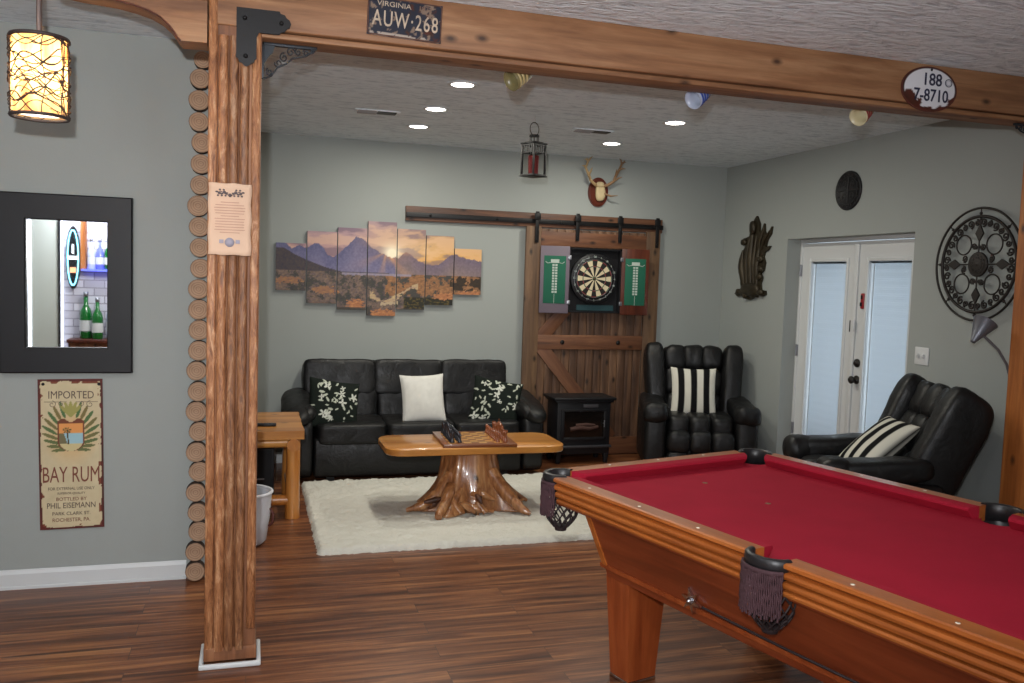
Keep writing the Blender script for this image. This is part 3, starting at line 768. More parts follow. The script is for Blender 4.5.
# ------------------------------------------------------------------ bar corner seen in the mirror
bar = thing('bar_back_panel', 'whitewashed stone panel behind the bar seen in the mirror', 'wall panel', (-1.95, Y0+.02, 0))
def stone_mat():
    m, nt, p = nodes('white_stone_tile')
    br = nt.nodes.new('ShaderNodeTexBrick'); nt.links.new(coord(nt, rot=(R_(90), 0, 0)), br.inputs['Vector'])
    br.inputs['Scale'].default_value = 1; br.inputs['Brick Width'].default_value = .22; br.inputs['Row Height'].default_value = .09; br.inputs['Mortar Size'].default_value = .006
    br.inputs['Color1'].default_value = (*rgb(226, 226, 236), 1); br.inputs['Color2'].default_value = (*rgb(186, 184, 196), 1); br.inputs['Mortar'].default_value = (*rgb(150, 148, 160), 1)
    nt.links.new(br.outputs[0], p.inputs['Base Color']); p.inputs['Roughness'].default_value = .6
    return m
boxo('stone_face', (0.12, 0, 1.35), (.98, .03, 2.7), stone_mat(), bar)
dr = thing('cabinet_door', 'grey green panel door with bright white edges seen in the mirror', 'door', (-2.235, Y0+.06, 0))
boxo('door_slab', (0, .01, 1.3), (.28, .03, 2.5), plain('green_grey_panel', rgb(196, 202, 192), .6), dr)
boxo('door_edge', (.151, .02, 1.3), (.022, .05, 2.5), M['black'], dr)
boxo('light_strip', (-.156, .02, 1.3), (.03, .02, 2.4), emit('white_led', (.8, .85, 1), 5), dr)
boxo('light_strip', (.178, .03, 1.3), (.02, .02, 2.4), emit('white_led_b', (.8, .85, 1), 3), dr)
os_ = thing('lit_sign', 'narrow oval sign with pale blue lights seen in the mirror', 'sign', (-1.94, Y0+.08, 1.69))
T90 = Matrix.Rotation(R_(90), 4, 'X')
b = MB(); b.prism([(.075*math.cos(2*PI*k/32), .36*math.sin(2*PI*k/32)) for k in range(32)], 0, .03); b.build('back_plate', M['black'], os_)
b = MB(); b.torus((0, .035, 0), .056, .006, 40, 6, sx=1, sy=5.6); b.build('neon_ring', emit('cyan_neon', (.25, .8, 1), 4), os_)
b = MB(); b.box((0, .035, .0), (.10, .01, .03)); b.box((0, .035, .1), (.012, .01, .1)); b.build('neon_bar', emit('white_neon', (.9, .95, 1), 6), os_)
b = MB(); b.box((0, .034, -.14), (.06, .008, .06)); b.build('orange_emblem', emit('orange_neon', (1, .4, .2), 1.2), os_)
sh = thing('bar_shelf', 'glass bar shelf glowing blue seen in the mirror', 'shelf', (-1.66, Y0+.02, 1.555))
boxo('shelf_board', (0.05, .10, 0), (.46, .17, .02), emit('blue_lit_shelf', (.12, .16, .9), 1.3), sh)
boxo('bracket', (-.17, .07, .27), (.055, .1, .56), M['postred'], sh)
cb = thing('bar_counter', 'dark bar counter with bottles seen in the mirror', 'counter', (-1.66, Y0+.02, 0))
boxo('counter_top', (0, .17, .75), (.62, .3, .04), M['darkwood'], cb, .004); boxo('counter_front', (0, .15, .365), (.6, .26, .73), M['postcore'], cb)
def bottle(x, y, z, s, m, label, tall=1):
    t = thing('bottle', label, 'bottle', (x, y, z), 0, 'bottles of the bar seen in the mirror')
    b = MB(); b.lathe([(0, 0), (.034*s, 0), (.038*s, .01*s), (.038*s, .16*s*tall), (.03*s, .19*s*tall), (.014*s, .22*s*tall), (.013*s, .28*s*tall), (0, .28*s*tall)], 20); b.build('body', m, t)
    b = MB(); b.lathe([(.039*s, .05*s), (.039*s, .12*s)], 20, cap=False); b.build('paper_label', M['white'], t)
    b = MB(); b.lathe([(0, .275*s*tall), (.015*s, .275*s*tall), (.015*s, .305*s*tall), (0, .305*s*tall)], 14); b.build('cap', M['nickel'], t)
gp = plain('green_bottle', rgb(12, 100, 36), .12, spec=.8); bp = plain('blue_bottle', rgb(110, 120, 230), .15, spec=.8); cp = plain('clear_pale_bottle', rgb(190, 200, 225), .1, spec=.9)
bottle(-1.745, Y0+.12, 1.566, 1.15, cp, 'clear bottle on the blue shelf next to the wooden bracket, in the mirror')
bottle(-1.655, Y0+.12, 1.566, 1.15, bp, 'blue tinted bottle on the blue shelf, in the mirror')
bottle(-1.565, Y0+.13, 1.566, 1.15, gp, 'green bottle at the end of the blue shelf, in the mirror')
bottle(-1.80, Y0+.15, .771, 1.75, gp, 'big green bottle on the bar counter, in the mirror')
bottle(-1.665, Y0+.24, .771, 1.55, gp, 'shorter green bottle beside the big green one, in the mirror')
bottle(-1.52, Y0+.15, .771, 1.7, cp, 'clear bottle on the bar counter, in the mirror')
area('bar_light', (-1.8, Y0+.35, 2.55), .3, 26, (.85, .88, 1))

# ------------------------------------------------------------------ back wall: seven canvases
def lerp_pts(P, x):
    if x <= P[0][0]: return P[0][1]
    for (a, b_), (c, d) in zip(P, P[1:]):
        if x <= c: return b_+(d-b_)*(x-a)/(c-a)
    return P[-1][1]
RIDGE = [(65, 178), (100, 190), (130, 215), (160, 200), (180, 212), (200, 205), (222, 190), (238, 188), (255, 205), (275, 235), (300, 246), (325, 226), (345, 205), (375, 176), (392, 158), (412, 158), (440, 178), (458, 202), (475, 205), (500, 222), (520, 228), (545, 240), (575, 236), (600, 214), (622, 218), (660, 248), (705, 264), (750, 262), (780, 236), (805, 216), (828, 214), (850, 225), (900, 234), (945, 240)]
HILL = [(65, 212), (100, 214), (140, 238), (200, 264), (260, 286), (330, 303), (560, 306), (620, 292), (680, 306), (945, 312)]
RH = [(800, 330), (830, 306), (870, 300), (905, 292), (945, 300)]
def art(x, z):
    X = 65+x*500; Y = 290-z*500
    n = stain(x, z, 14); f = stain(x, z, 60); g = noise.noise(Vector((x*34, z*80, 7)))+.5*noise.noise(Vector((x*80, z*150, 2)))
    sd = math.hypot((X-545), (Y-222))
    glow = .95*math.exp(-(sd/34)**2)+.28*math.exp(-((X-560)/160)**2-((Y-205)/45)**2); glow = min(glow, 1)
    rd = RIDGE and lerp_pts(RIDGE, X)+5*noise.noise(Vector((X*.06, 0, 0)))
    if Y < rd:
        t = min(max((X-380)/350, 0), 1); v = min(max((Y-90)/150, 0), 1)
        top = (.68-.0*t, .58, .62); low = (.74+.14*t, .58+.06*t, .56-.2*t)
        c = [top[i]*(1-v)+low[i]*v for i in range(3)]
        c = [c[i]*(1-.35*t)+(.86, .70, .42)[i]*.35*t for i in range(3)]
        cl = noise.fractal(Vector((x*3.2, z*11, 1.2)), .9, 2, 5)
        if cl > .05: k = min((cl-.05)*2.2, .55); c = [c[i]*(1-k)+(.42, .36, .44)[i]*k for i in range(3)]
        if cl < -.1: k = min((-.1-cl)*2, .4); c = [c[i]*(1-k)+(.92, .76, .62)[i]*k for i in range(3)]
        c = [c[i]*(1-glow)+(1, .95, .84)[i]*glow for i in range(3)]
        return c
    if Y < 306:
        hl = lerp_pts(HILL, X)
        if Y > hl and X < 560: 
            k = (Y-hl)/60; return (.30+.05*f, .27+.04*f, .29)
        dpt = min((Y-rd)/90, 1)
        c = [.38+.10*dpt+.05*f, .38+.08*dpt+.05*f, .52+.06*dpt+.04*f]
        if 560 < X: c = [.44+.10*dpt+.05*f, .39+.08*dpt+.04*f, .46+.05*f]
        # light rays falling from the sun
        a = math.atan2(Y-215, X-520); ray = max(0, math.sin(a*7+1.9))*math.exp(-(sd/120)**2)*.34+glow*.55
        c = [c[i]*(1-min(ray, 1))+(.94, .66, .44)[i]*min(ray, 1) for i in range(3)]
        return c
    if 307 <= Y+3*g < 317 and 335 < X < 630: return (.58+.06*f, .54+.04*f, .60)
    # plain
    c = [.46+.10*f+.10*g, .39+.08*f+.07*g, .36+.06*f]
    if X > 520 and Y < 400: c = [.58+.16*g, .42+.12*g, .30+.06*g]
    if n+.5*g > .16: c = [.29+.05*g, .28+.05*g, .27]
    river = 395+25*math.sin((X-440)/55)
    if 455 < X < 660 and abs(Y-(398+26*math.sin((X-470)/38)-(X-540)*.12)) < (9+5*math.sin(X/17))*(1+.8*g) and n < .25: c = [.72+.1*g, .62+.1*g, .50]
    if 500 < X < 575 and abs(Y-434+(X-540)*.1) < 6*(1+g): c = [.74, .66, .55]
    if X > 800:
        rh = lerp_pts(RH, X)
        if rh < Y < 372 and n > -.25: c = [.24+.06*g, .20+.04*g, .17]
    if 600 < X < 830 and 405 < Y < 455: c = [.20+.06*g, .20+.07*g, .16] if g < .25 else [.4, .34, .2]
    for (bx, bz, bw, bh) in ((395, 440, 36, 22), (520, 478, 62, 18), (265, 385, 50, 16), (120, 345, 50, 14), (780, 398, 50, 14), (890, 385, 55, 12), (70, 350, 30, 10)):
        if ((X-bx)/bw)**2+((Y-bz)/bh)**2 < 1+1.3*g: c = [.68+.16*g, .46+.14*g, .32+.08*g] if X > 300 else [.6+.1*g, .44+.08*g, .34]
    if Y > 455 and not (455 < X < 590): c = [.3+.08*g, .28+.05*g, .26]
    return c
cv_h = [.39, .60, .69, .80, .69, .60, .40]; cz = [1.650, 1.652, 1.648, 1.657, 1.660, 1.660, 1.657]
cwords = ['short first canvas at the sofa-side end of the mountain landscape', 'second canvas of the mountain landscape with a small purple peak', 'third canvas of the mountain landscape with the tallest peak', 'tallest middle canvas of the landscape with the sun over a ridge', 'fifth canvas of the mountain landscape with golden river and blue peak', 'sixth canvas of the landscape with yellow sky and dark pines', 'short last canvas of the mountain landscape under the sliding door track']
for k in range(7):
    xc = .322+.2512*k
    t = thing('canvas_panel', cwords[k], 'painting', (xc, YB-.035, cz[k]), 0, 'seven canvas panels of one mountain landscape')
    painted('printed_face', .243, cv_h[k], 44, int(cv_h[k]*165), art, M['vcol'], t, (0, 0, 0), .032, (0, 0, 0), (.10, .09, .1), ox=.124+.2512*k, oz=cz[k]-1.652)

# ------------------------------------------------------------------ sliding barn door and dartboard cabinet
tr = thing('door_track', 'dark board with black steel rail above the barn door', 'rail', (2.48, YB, 2.142))
boxo('header_board', (0, -.018, 0), (2.42, .036, .125), M['trackboard'], tr, .003)
b = MB(); b.box((.0, -.052, -.012), (2.42, .008, .042), bev=.002)
b.build('rail', M['blackmetal'], tr)
for x in (-1.0, -.4, .2, .75, 1.12):
    b = MB(); b.lathe([(0, -.064), (.010, -.062), (.012, -.056), (.012, -.036)], 10, T=Matrix.Translation((x, 0, -.012)) @ Matrix.Rotation(R_(0), 4, 'X') @ Matrix.Translation((0, 0, 0)) @ Matrix.Rotation(R_(-90), 4, 'X') @ Matrix.Translation((0, 0, 0))); b.build('standoff', M['blackmetal'], tr)
bd = thing('barn_door', 'brown planked sliding barn door with diagonal braces', 'door', (3.0, YB-.062, 0))
DWx0, DWx1 = -.655, .655
b = MB()
npk = 13; pw = 1.03/npk; rr = random.Random(2)
for i in range(npk):
    b.box((-.515+pw*(i+.5), .02, 1.045), (pw-.004, .018, 2.05), bev=.003)
b.build('planks', M['barn'], bd)
for x in (-.585, .585): boxo('stile', (x, 0, 1.045), (.14, .03, 2.08), M['barnstile'], bd, .003)
for (z, h_) in ((1.98, .13), (1.05, .13), (.09, .16)): boxo('cross_rail', (0, .0, z), (1.03, .028, h_), M['barnrail'], bd, .003)
def brace(x0, z0, x1, z1, w_=.12):
    L = math.hypot(x1-x0, z1-z0); a = math.atan2(z1-z0, x1-x0)
    o = boxo('brace', (0, 0, 0), (L, .024, w_), M['barnrail'], bd, .003); o.location = ((x0+x1)/2, .003, (z0+z1)/2); o.rotation_euler = (0, -a, 0)
brace(-.50, 1.03, .24, .16); brace(-.50, 1.07, .20, 1.88)
# (clipped ends hide behind the rails)
for i, x in enumerate((-.56, -.175, .24, .615)):
    b = MB(); low = 1.94 if i in (0, 3) else 1.97
    b.box((x, -.026, (low+2.215)/2), (.034, .007, 2.215-low), bev=.002)
    b.box((x, -.030, 2.17), (.055, .014, .06), bev=.004)
    b.cyl((x, -.034, 2.185), (x, -.012, 2.185), .024, n=20); b.cyl((x, -.034, low+.03), (x, -.024, low+.03), .008, n=8)
    b.build('hanger', M['blackmetal'], bd)
for (x, z) in ((-.28, 1.05), (.27, 1.05)):
    b = MB(); b.lathe([(0, -.007), (.018, -.005), (.022, 0)], 12, T=Matrix.Translation((x, -.014, z)) @ Matrix.Rotation(R_(-90), 4, 'X')); b.build('bolt_head', M['blackmetal'], bd)

cbn = thing('dartboard_cabinet', 'open dark dartboard cabinet with two green score boards on the barn door', 'cabinet', (2.985, YB-.087, 1.615))
b = MB(); b.box((0, .0, 0), (.50, .012, .58)); b.box((-.246, -.035, 0), (.012, .07, .58)); b.box((.246, -.035, 0), (.012, .07, .58)); b.box((0, -.035, .284), (.50, .07, .012)); b.box((0, -.035, -.284), (.50, .07, .012))
b.build('case', M['black'], cbn)
felt_g = plain('green_scoreboard', rgb(20, 92, 70), .8, bmp=.1)
chalk = plain('white_chalk_print', rgb(176, 188, 180), .8)
def leaf_(sx, ang, mm):
    e = bpy.data.objects.new('cabinet_door', None); COL.objects.link(e); e.parent = cbn; e.location = (sx*.252, -.07, 0); e.rotation_euler = (0, 0, R_(ang)*sx)
    w_ = .262
    boxo('door_panel', (sx*w_/2, 0, 0), (w_, .018, .60), mm, e, .003)
    boxo('score_board', (sx*w_/2, -.011, .0), (.195, .006, .425), felt_g, e, .001)
    b = MB(); b.box((sx*w_/2, -.0152, .165), (.075, .001, .032)); 
    for i in range(11): b.box((sx*w_/2-.013, -.0152, .13-i*.024), (.020, .001, .017)); b.box((sx*w_/2+.013, -.0152, .13-i*.024), (.020, .001, .017))
    b.box((sx*w_/2, -.0152, -.17), (.003, .001, .085))
    b.tube([(sx*w_/2-.085, -.0152, .16), (sx*w_/2-.065, -.0152, .145), (sx*w_/2-.04, -.0152, .15)], .003, 5); b.tube([(sx*w_/2+.085, -.0152, .16), (sx*w_/2+.065, -.0152, .145), (sx*w_/2+.04, -.0152, .15)], .003, 5)
    b.build('score_lines', chalk, e)
    for z in (.2, -.2):
        b = MB(); b.box((0, -.012, z), (.03, .006, .035), bev=.002); b.build('hinge', M['nickel'], e)
leaf_(-1, 16, plain('grey_mauve_board', rgb(104, 94, 106), .5)); leaf_(1, -6, M['darkwood'])
boxo('name_strip', (.03, -.012, -.245), (.36, .004, .05), plain('dark_teal_print', rgb(30, 62, 68), .6), cbn)

db = thing('dartboard', 'black and cream bristle dartboard hanging in the open cabinet', 'dartboard', (2.985, YB-.098, 1.635))
TY = Matrix.Rotation(R_(90), 4, 'X')
b = MB(); b.lathe([(0, 0), (.226, 0), (.226, .034), (.222, .038), (0, .038)], 60, T=TY); b.build('board_body', M['black'], db)
crm = plain('cream_sisal', rgb(206, 192, 160), .85); blk = plain('black_sisal', rgb(26, 24, 24), .85); rd = plain('red_sisal', rgb(120, 34, 34), .85); gr = plain('green_sisal', rgb(40, 84, 56), .85)
def sect(r0, r1, par, extra=None):
    mb = MB()
    for k in range(20):
        if k % 2 != par: continue
        a0 = PI/2-R_(9)+R_(18)*k; n = 3; vs = []
        for r in (r0, r1):
            for i in range(n+1): a = a0+R_(18)*i/n; vs.append((r*math.cos(a), -.0392, r*math.sin(a)))
        mb.add(vs, [(i, i+1, n+2+i, n+1+i) for i in range(n)], 0, False)
    return mb
for nm, r0, r1, par, mt in (('segment_pattern', .016, .107, 1, crm), ('segment_pattern', .115, .162, 0 , blk), ('segment_pattern', .016, .107, 0, blk), ('segment_pattern', .115, .162, 1, crm), ('treble_ring', .107, .115, 0, rd), ('treble_ring', .107, .115, 1, gr), ('double_ring', .162, .170, 0, rd), ('double_ring', .162, .170, 1, gr)):
    sect(r0, r1, par).build(nm, mt, db)
b = MB(); b.torus((0, -.040, 0), .170, .0016, 60, 5); b.torus((0, -.040, 0), .107, .001, 60, 5); b.torus((0, -.040, 0), .196, .002, 60, 5)
b.build('wire_ring', M['nickel'], db)
b = MB(); b.lathe([(0, -.0), (.016, 0), (.016, .041), (0, .041)], 20, T=TY); b.build('bull_ring', gr, db)
b = MB(); b.lathe([(0, -.0), (.007, 0), (.007, .042), (0, .042)], 16, T=TY); b.build('bullseye', rd, db)
for k, s_ in enumerate([20, 1, 18, 4, 13, 6, 10, 15, 2, 17, 3, 19, 7, 16, 8, 11, 14, 9, 12, 5]):
    a = PI/2-R_(18)*k; text_obj('lettering', str(s_), .026, chalk, db, (.196*math.cos(a), -.041, .196*math.sin(a)), ext=.0005)

# antler mount
am = thing('antler_mount', 'deer antlers and skull cap on an oval wooden plaque above the barn door', 'antlers', (3.037, YB, 2.425)); am.scale = (1.12, 1.0, 1.06)
b = MB(); prof = [(.086*math.cos(2*PI*k/36), .125*math.sin(2*PI*k/36)) for k in range(36)]
b.prism(prof, -.022, 0); b.prism([(x*.88, z*.9) for x, z in prof], -.03, -.02)
b.build('plaque', plain('mahogany_plaque', rgb(92, 38, 24), .3, coat=.4), am)
bone = plain('pale_bone', rgb(184, 166, 128), .6, var=.3, bmp=.5); ant = plain('brown_antler', rgb(134, 104, 74), .6, var=.25, bmp=.3)
b = MB(); b.puff((0.005, -.05, -.005), (.085, .05, .15), 2.6, 8, wr=.008); b.puff((-.005, -.065, .06), (.07, .04, .05), 2.5, 6, wr=.004); b.build('skull_cap', bone, am)
def antler(sx):
    b = MB()
    main = [(sx*.03, -.06, .05), (sx*.06, -.085, .06), (sx*.10, -.10, .09), (sx*.115, -.10, .13), (sx*.145, -.10, .19), (sx*(.17 if sx > 0 else .125), -.09, .245), (sx*(.20 if sx > 0 else .13), -.08, .275)]
    b.tube(main, [.014, .013, .012, .011, .010, .009, .004], 8)
    for (i, d) in ((2, (sx*.05, -.06, .035)), (3, (-sx*.01, -.05, .06)), (4, (sx*.045, -.03, .01)), (5, (-sx*.03, -.02, .04)), (5, (sx*.035, -.01, .015))):
        p = Vector(main[i]); q = p+Vector(d); mth = (p+q)/2+Vector((0, -.01, .008)); b.tube([p, mth, q], [.009, .007, .002], 7)
    if sx > 0: b.tube([(.03, -.06, -.01), (.08, -.10, -.035), (.13, -.13, -.03)], [.010, .008, .002], 7)
    b.build('antler', ant if sx > 0 else plain('pale_antler', rgb(176, 148, 106), .6, var=.2), am)
antler(-1); antler(1)

# ceiling fittings of the sitting area
cl_em = emit('white_led_disc', (1, .97, .88), 14)
spots = [(1.178, 5.07, 'nearest the beam in the row of three'), (1.185, 5.87, 'in the middle of the row of three'), (1.203, 6.60, 'closest to the back wall in the row of three'), (2.83, 5.60, 'on the armchair side, nearer the beam'), (2.80, 6.65, 'on the armchair side, nearer the antlers')]
for (x, y, s_) in spots:
    t = thing('recessed_light', 'recessed ceiling light '+s_, 'ceiling light', (x, y, H), 0, 'recessed ceiling lights over the sitting area')
    b = MB(); b.lathe([(.068, 0), (.088, -.002), (.089, -.006), (.072, -.010), (.066, -.006)], 36, cap=False); o = b.build('trim_ring', M['white'], t)
    b = MB(); b.lathe([(0, -.004), (.070, -.004), (.070, -.0055), (0, -.0055)], 36); b.build('lens', cl_em, t)
    a = area('recessed_lamp', (x, y, H-.02), .14, 12, (1, .96, .84)); 
def vent(x, y, s_):
    t = thing('ceiling_vent', s_, 'vent', (x, y, H))
    boxo('frame', (0, 0, -.004), (.31, .11, .008), M['ceiling'], t, .003)
    b = MB()
    for i in range(8): b.box((-.07, -.042+i*.012, -.012), (.13, .002, .010), rot=Matrix.Rotation(R_(38), 4, 'X'))
    b.build('louvres', plain('grey_vent_metal', rgb(150, 148, 146), .5), t)
    boxo('dark_slot', (.065, 0, -.010), (.13, .085, .006), M['black'], t)
vent(.83, 6.15, 'flat ceiling vent near the row of three recessed lights'); vent(2.44, 6.17, 'flat ceiling vent between the lantern and the antlers')

# hanging lantern
ln = thing('hanging_lantern', 'black metal candle lantern hanging from the ceiling by a hook', 'lantern', (1.865, 5.80, 2.315), R_(28)); ln.scale = (.78, .78, 1)
b = MB(); b.box((0, 0, .008), (.165, .165, .016), bev=.003); b.box((0, 0, .004), (.18, .18, .006), bev=.002)
for sx in (-1, 1):
    for sy in (-1, 1): b.box((sx*.072, sy*.072, .115), (.016, .016, .205), bev=.002)
for z in (.165, .215):
    for s_ in (-1, 1): b.box((s_*.072, 0, z), (.007, .144, .009)); b.box((0, s_*.072, z), (.144, .007, .009))
for s_ in (-1, 1):
    for q in (-.045, -.015, .015, .045): b.box((q, s_*.072, .19), (.016, .004, .042)); b.box((s_*.072, q, .19), (.004, .016, .042))
b.build('frame', M['blackmetal'], ln)
b = MB(); b.box((0, 0, .226), (.172, .172, .010), bev=.003); b.box((0, 0, .232), (.12, .12, .012), bev=.003)
for k in range(8): a = 2*PI*k/8; b.cyl((.036*math.cos(a), .036*math.sin(a), .235), (.036*math.cos(a), .036*math.sin(a), .275), .004, n=6)
b.lathe([(0, .274), (.046, .274), (.042, .286), (0, .292)], 24); b.build('roof', M['blackmetal'], ln)
b = MB(); 
for s_ in (-1, 1): b.box((s_*.068, 0, .095), (.002, .134, .135)); b.box((0, s_*.068, .095), (.134, .002, .135))
b.build('glass_pane', M['glass'], ln)
b = MB(); b.tube([(.056*math.cos(a), 0, .326+.045*math.sin(a)) for a in [R_(-62+k*304/20) for k in range(21)]], .0034, 6); b.build('ring_handle', M['blackmetal'], ln)
b = MB(); b.tube([(0, 0, .368), (.008, 0, .374), (.008, 0, .39), (0, 0, .395), (0, 0, .405), (.006, 0, .41), (0, 0, .414), (0, 0, .4199)], .002, 6); b.build('ceiling_hook', M['white'], ln)
cn = thing('candle', 'red pillar candle standing inside the hanging lantern', 'candle', (1.865, 5.80, 2.332))
b = MB(); b.lathe([(0, 0), (.033, 0), (.034, .005), (.037, .125), (.032, .13), (.02, .122), (0, .12)], 24); b.build('wax', plain('red_wax', rgb(150, 44, 44), .5), cn)
b = MB(); b.cyl((0, 0, .118), (.001, 0, .135), .0015, n=6); b.build('wick', M['black'], cn)

# ------------------------------------------------------------------ rug
rug = MB(); nx, ny = 130, 96; RX0, RX1, RY0, RY1 = .385, 2.62, 4.95, 6.66
vs = []; fs = []; rg = random.Random(3)
for j in range(ny+1):
    for i in range(nx+1):
        x = RX0+(RX1-RX0)*i/nx; y = RY0+(RY1-RY0)*j/ny
        e = min(i, nx-i, j, ny-j)
        z = (.034 if e > 0 else .0)+(rg.uniform(-.007, .007)+.006*noise.noise(Vector((x*9, y*9, 0))) if e > 0 else 0)
        if e == 0: x += rg.uniform(-.008, .008); y += rg.uniform(-.008, .008)
        else: x += rg.uniform(-.006, .006); y += rg.uniform(-.006, .006)
        vs.append((x, y, z))
for j in range(ny):
    for i in range(nx): a = j*(nx+1)+i; fs.append((a, a+1, a+nx+2, a+nx+1))
rug.add(vs, fs)
tag(rug.build('shag_rug', M['rug']), 'cream shag rug lying under the tree stump coffee table', 'rug')

# ------------------------------------------------------------------ sofa
sofa = thing('leather_sofa', 'black leather three seat sofa against the grey back wall', 'sofa', (1.31, 7.05, 0))
L = M['leather']
# local: x along, front -y ; depth 0.9 => y from -.33 to .43
b = MB(); b.box((0, .04, .20), (1.66, .70, .30), bev=.02); b.box((0, -.315, .19), (1.66, .05, .30), bev=.02)
for sx in (-1, 1): b.box((sx*.70, -.25, .025), (.06, .06, .05)); b.box((sx*.70, .3, .025), (.06, .06, .05))
b.build('base', L, sofa)
for k in range(3):
    b = MB(); b.puff(((k-1)*.545, -.06, .370), (.552, .60, .17), 9, 14, seed=k, wr=.006); b.build('seat_cushion', L, sofa)
    b = MB(); xk = (k-1)*.570
    rt = Matrix.Rotation(R_(-12), 4, 'X')
    b.puff((xk, .235, .545), (.580, .20, .30), 8, 14, rt, seed=k+9, wr=.014); b.build('lower_back_cushion', L, sofa)
    b = MB(); b.puff((xk-.025, .285, .735), (.590, .235, .31), 9, 14, rt, seed=k+5, wr=.010); b.build('upper_back_cushion', L, sofa)
b = MB(); b.box((0, .37, .5), (1.66, .08, .76), bev=.03); b.build('back_frame', L, sofa)
for sx in (-1, 1):
    b = MB(); b.puff((sx*.93, .03, .26), (.19, .78, .46), 8, 10, wr=.004, seed=2)
    b.build('armrest', L, sofa)
    b = MB(); b.puff((sx*.945, -.02, .545), (.24, .80, .17), 2.6, 12, Matrix.Rotation(R_(9), 4, 'X') @ Matrix.Rotation(R_(sx*10), 4, 'Y'), wr=.012, seed=4+sx)
    b.puff((sx*.90, -.10, .50), (.24, .52, .16), 2.5, 10, Matrix.Rotation(R_(sx*38), 4, 'Y'), wr=.012, seed=7+sx)
    b.build('arm_pad', L, sofa)

def pillow_mesh(wd, hg, th, n=26):
    """square pillow standing in the xz plane; returns verts with (u,v), front and back"""
    vs = []; uv = []; fs = []
    for side in (0, 1):
        for j in range(n+1):
            for i in range(n+1):
                u = -1+2*i/n; v = -1+2*j/n
                t = th/2*((1-u*u)*(1-v*v))**.38
                pin = 1-.06*(1-u*u)*0-.05*(1-abs(v))*0
                x = wd/2*u*(1-.07*(1-v*v)); z = hg/2*v*(1-.07*(1-u*u))
                y = (-t if side == 0 else t)+.006*noise.noise(Vector((u*2, v*2, side*5)))*(1-u*u)*(1-v*v)
                vs.append((x, y, z)); uv.append((u, v))
        o = side*(n+1)**2
        for j in range(n):
            for i in range(n):
                a = o+j*(n+1)+i; q = (a, a+1, a+n+2, a+n+1); fs.append(q if side == 0 else q[::-1])
    return vs, uv, fs
def pillow(label, loc, rot, wd, hg, th, fn, n=26, group=None, rough=.85):
    vs, uv, fs = pillow_mesh(wd, hg, th, n)
    me = bpy.data.meshes.new('throw_pillow'); me.from_pydata(vs, [], fs)
    at = me.color_attributes.new('Col', 'FLOAT_COLOR', 'POINT'); cs = []
    for (u, v) in uv: cs += [*s2l(fn(u, v)), 1]
    at.data.foreach_set('color', cs); me.materials.append(M['fabric']); me.polygons.foreach_set('use_smooth', [True]*len(me.polygons))
    o = bpy.data.objects.new('throw_pillow', me); COL.objects.link(o); o.location = loc; o.rotation_euler = tuple(R_(q) for q in rot)
    return tag(o, label, 'pillow', group)
m, nt, p = nodes('pillow_fabric'); a = nt.nodes.new('ShaderNodeAttribute'); a.attribute_name = 'Col'; nt.links.new(a.outputs['Color'], p.inputs['Base Color']); p.inputs['Roughness'].default_value = .9; p.inputs['Specular IOR Level'].default_value = .15
bump(nt, noise_n(nt, coord(nt), 260, 2), p, .3, .002); M['fabric'] = m
def floral(seed):
    r = random.Random(seed); fl_ = []
    for k in range(9): fl_.append((r.uniform(-.85, .85), r.uniform(-.85, .85), r.uniform(.10, .19), r.uniform(0, 6), r.choice([4, 5, 5])))
    lv = [(r.uniform(-.95, .95), r.uniform(-.95, .95), r.uniform(0, PI), r.uniform(.06, .12)) for _ in range(46)]
    st = [(r.uniform(-1, 1), r.uniform(-1, 1), r.uniform(0, PI)) for _ in range(6)]
    def f(u, v):
        for (x, y, rr, a0, np_) in fl_:
            dx, dy = u-x, v-y; d = math.hypot(dx, dy)
            if d < rr*(.62+.38*math.cos(np_*(math.atan2(dy, dx)+a0))) and d > rr*.12: return (.80, .81, .77)
        for (x, y, a, ln) in lv:
            dx, dy = u-x, v-y; p_ = dx*math.cos(a)+dy*math.sin(a); q = -dx*math.sin(a)+dy*math.cos(a)
            if (p_/ln)**2+(q/(ln*.38))**2 < 1: return (.72, .74, .68)
        return (.10, .125, .11)
    return f
def white_f(u, v): q = .84+.03*noise.noise(Vector((u*6, v*6, 0))); return (q, q-.005, q-.03)
pillow('black pillow with white flowers at the end table side of the sofa', (.455+.18, 6.88, .580), (-20, 10, 14), .42, .40, .13, floral(5), 80, 'floral pillows')
pillow('plain white pillow in the middle of the black sofa', (1.345, 6.88, .622), (-18, -2, 0), .36, .40, .13, white_f, 26)
pillow('black pillow with white flowers at the stove side of the sofa', (1.96, 6.90, .580), (-20, 10, -10), .42, .40, .13, floral(12), 80, 'floral pillows')

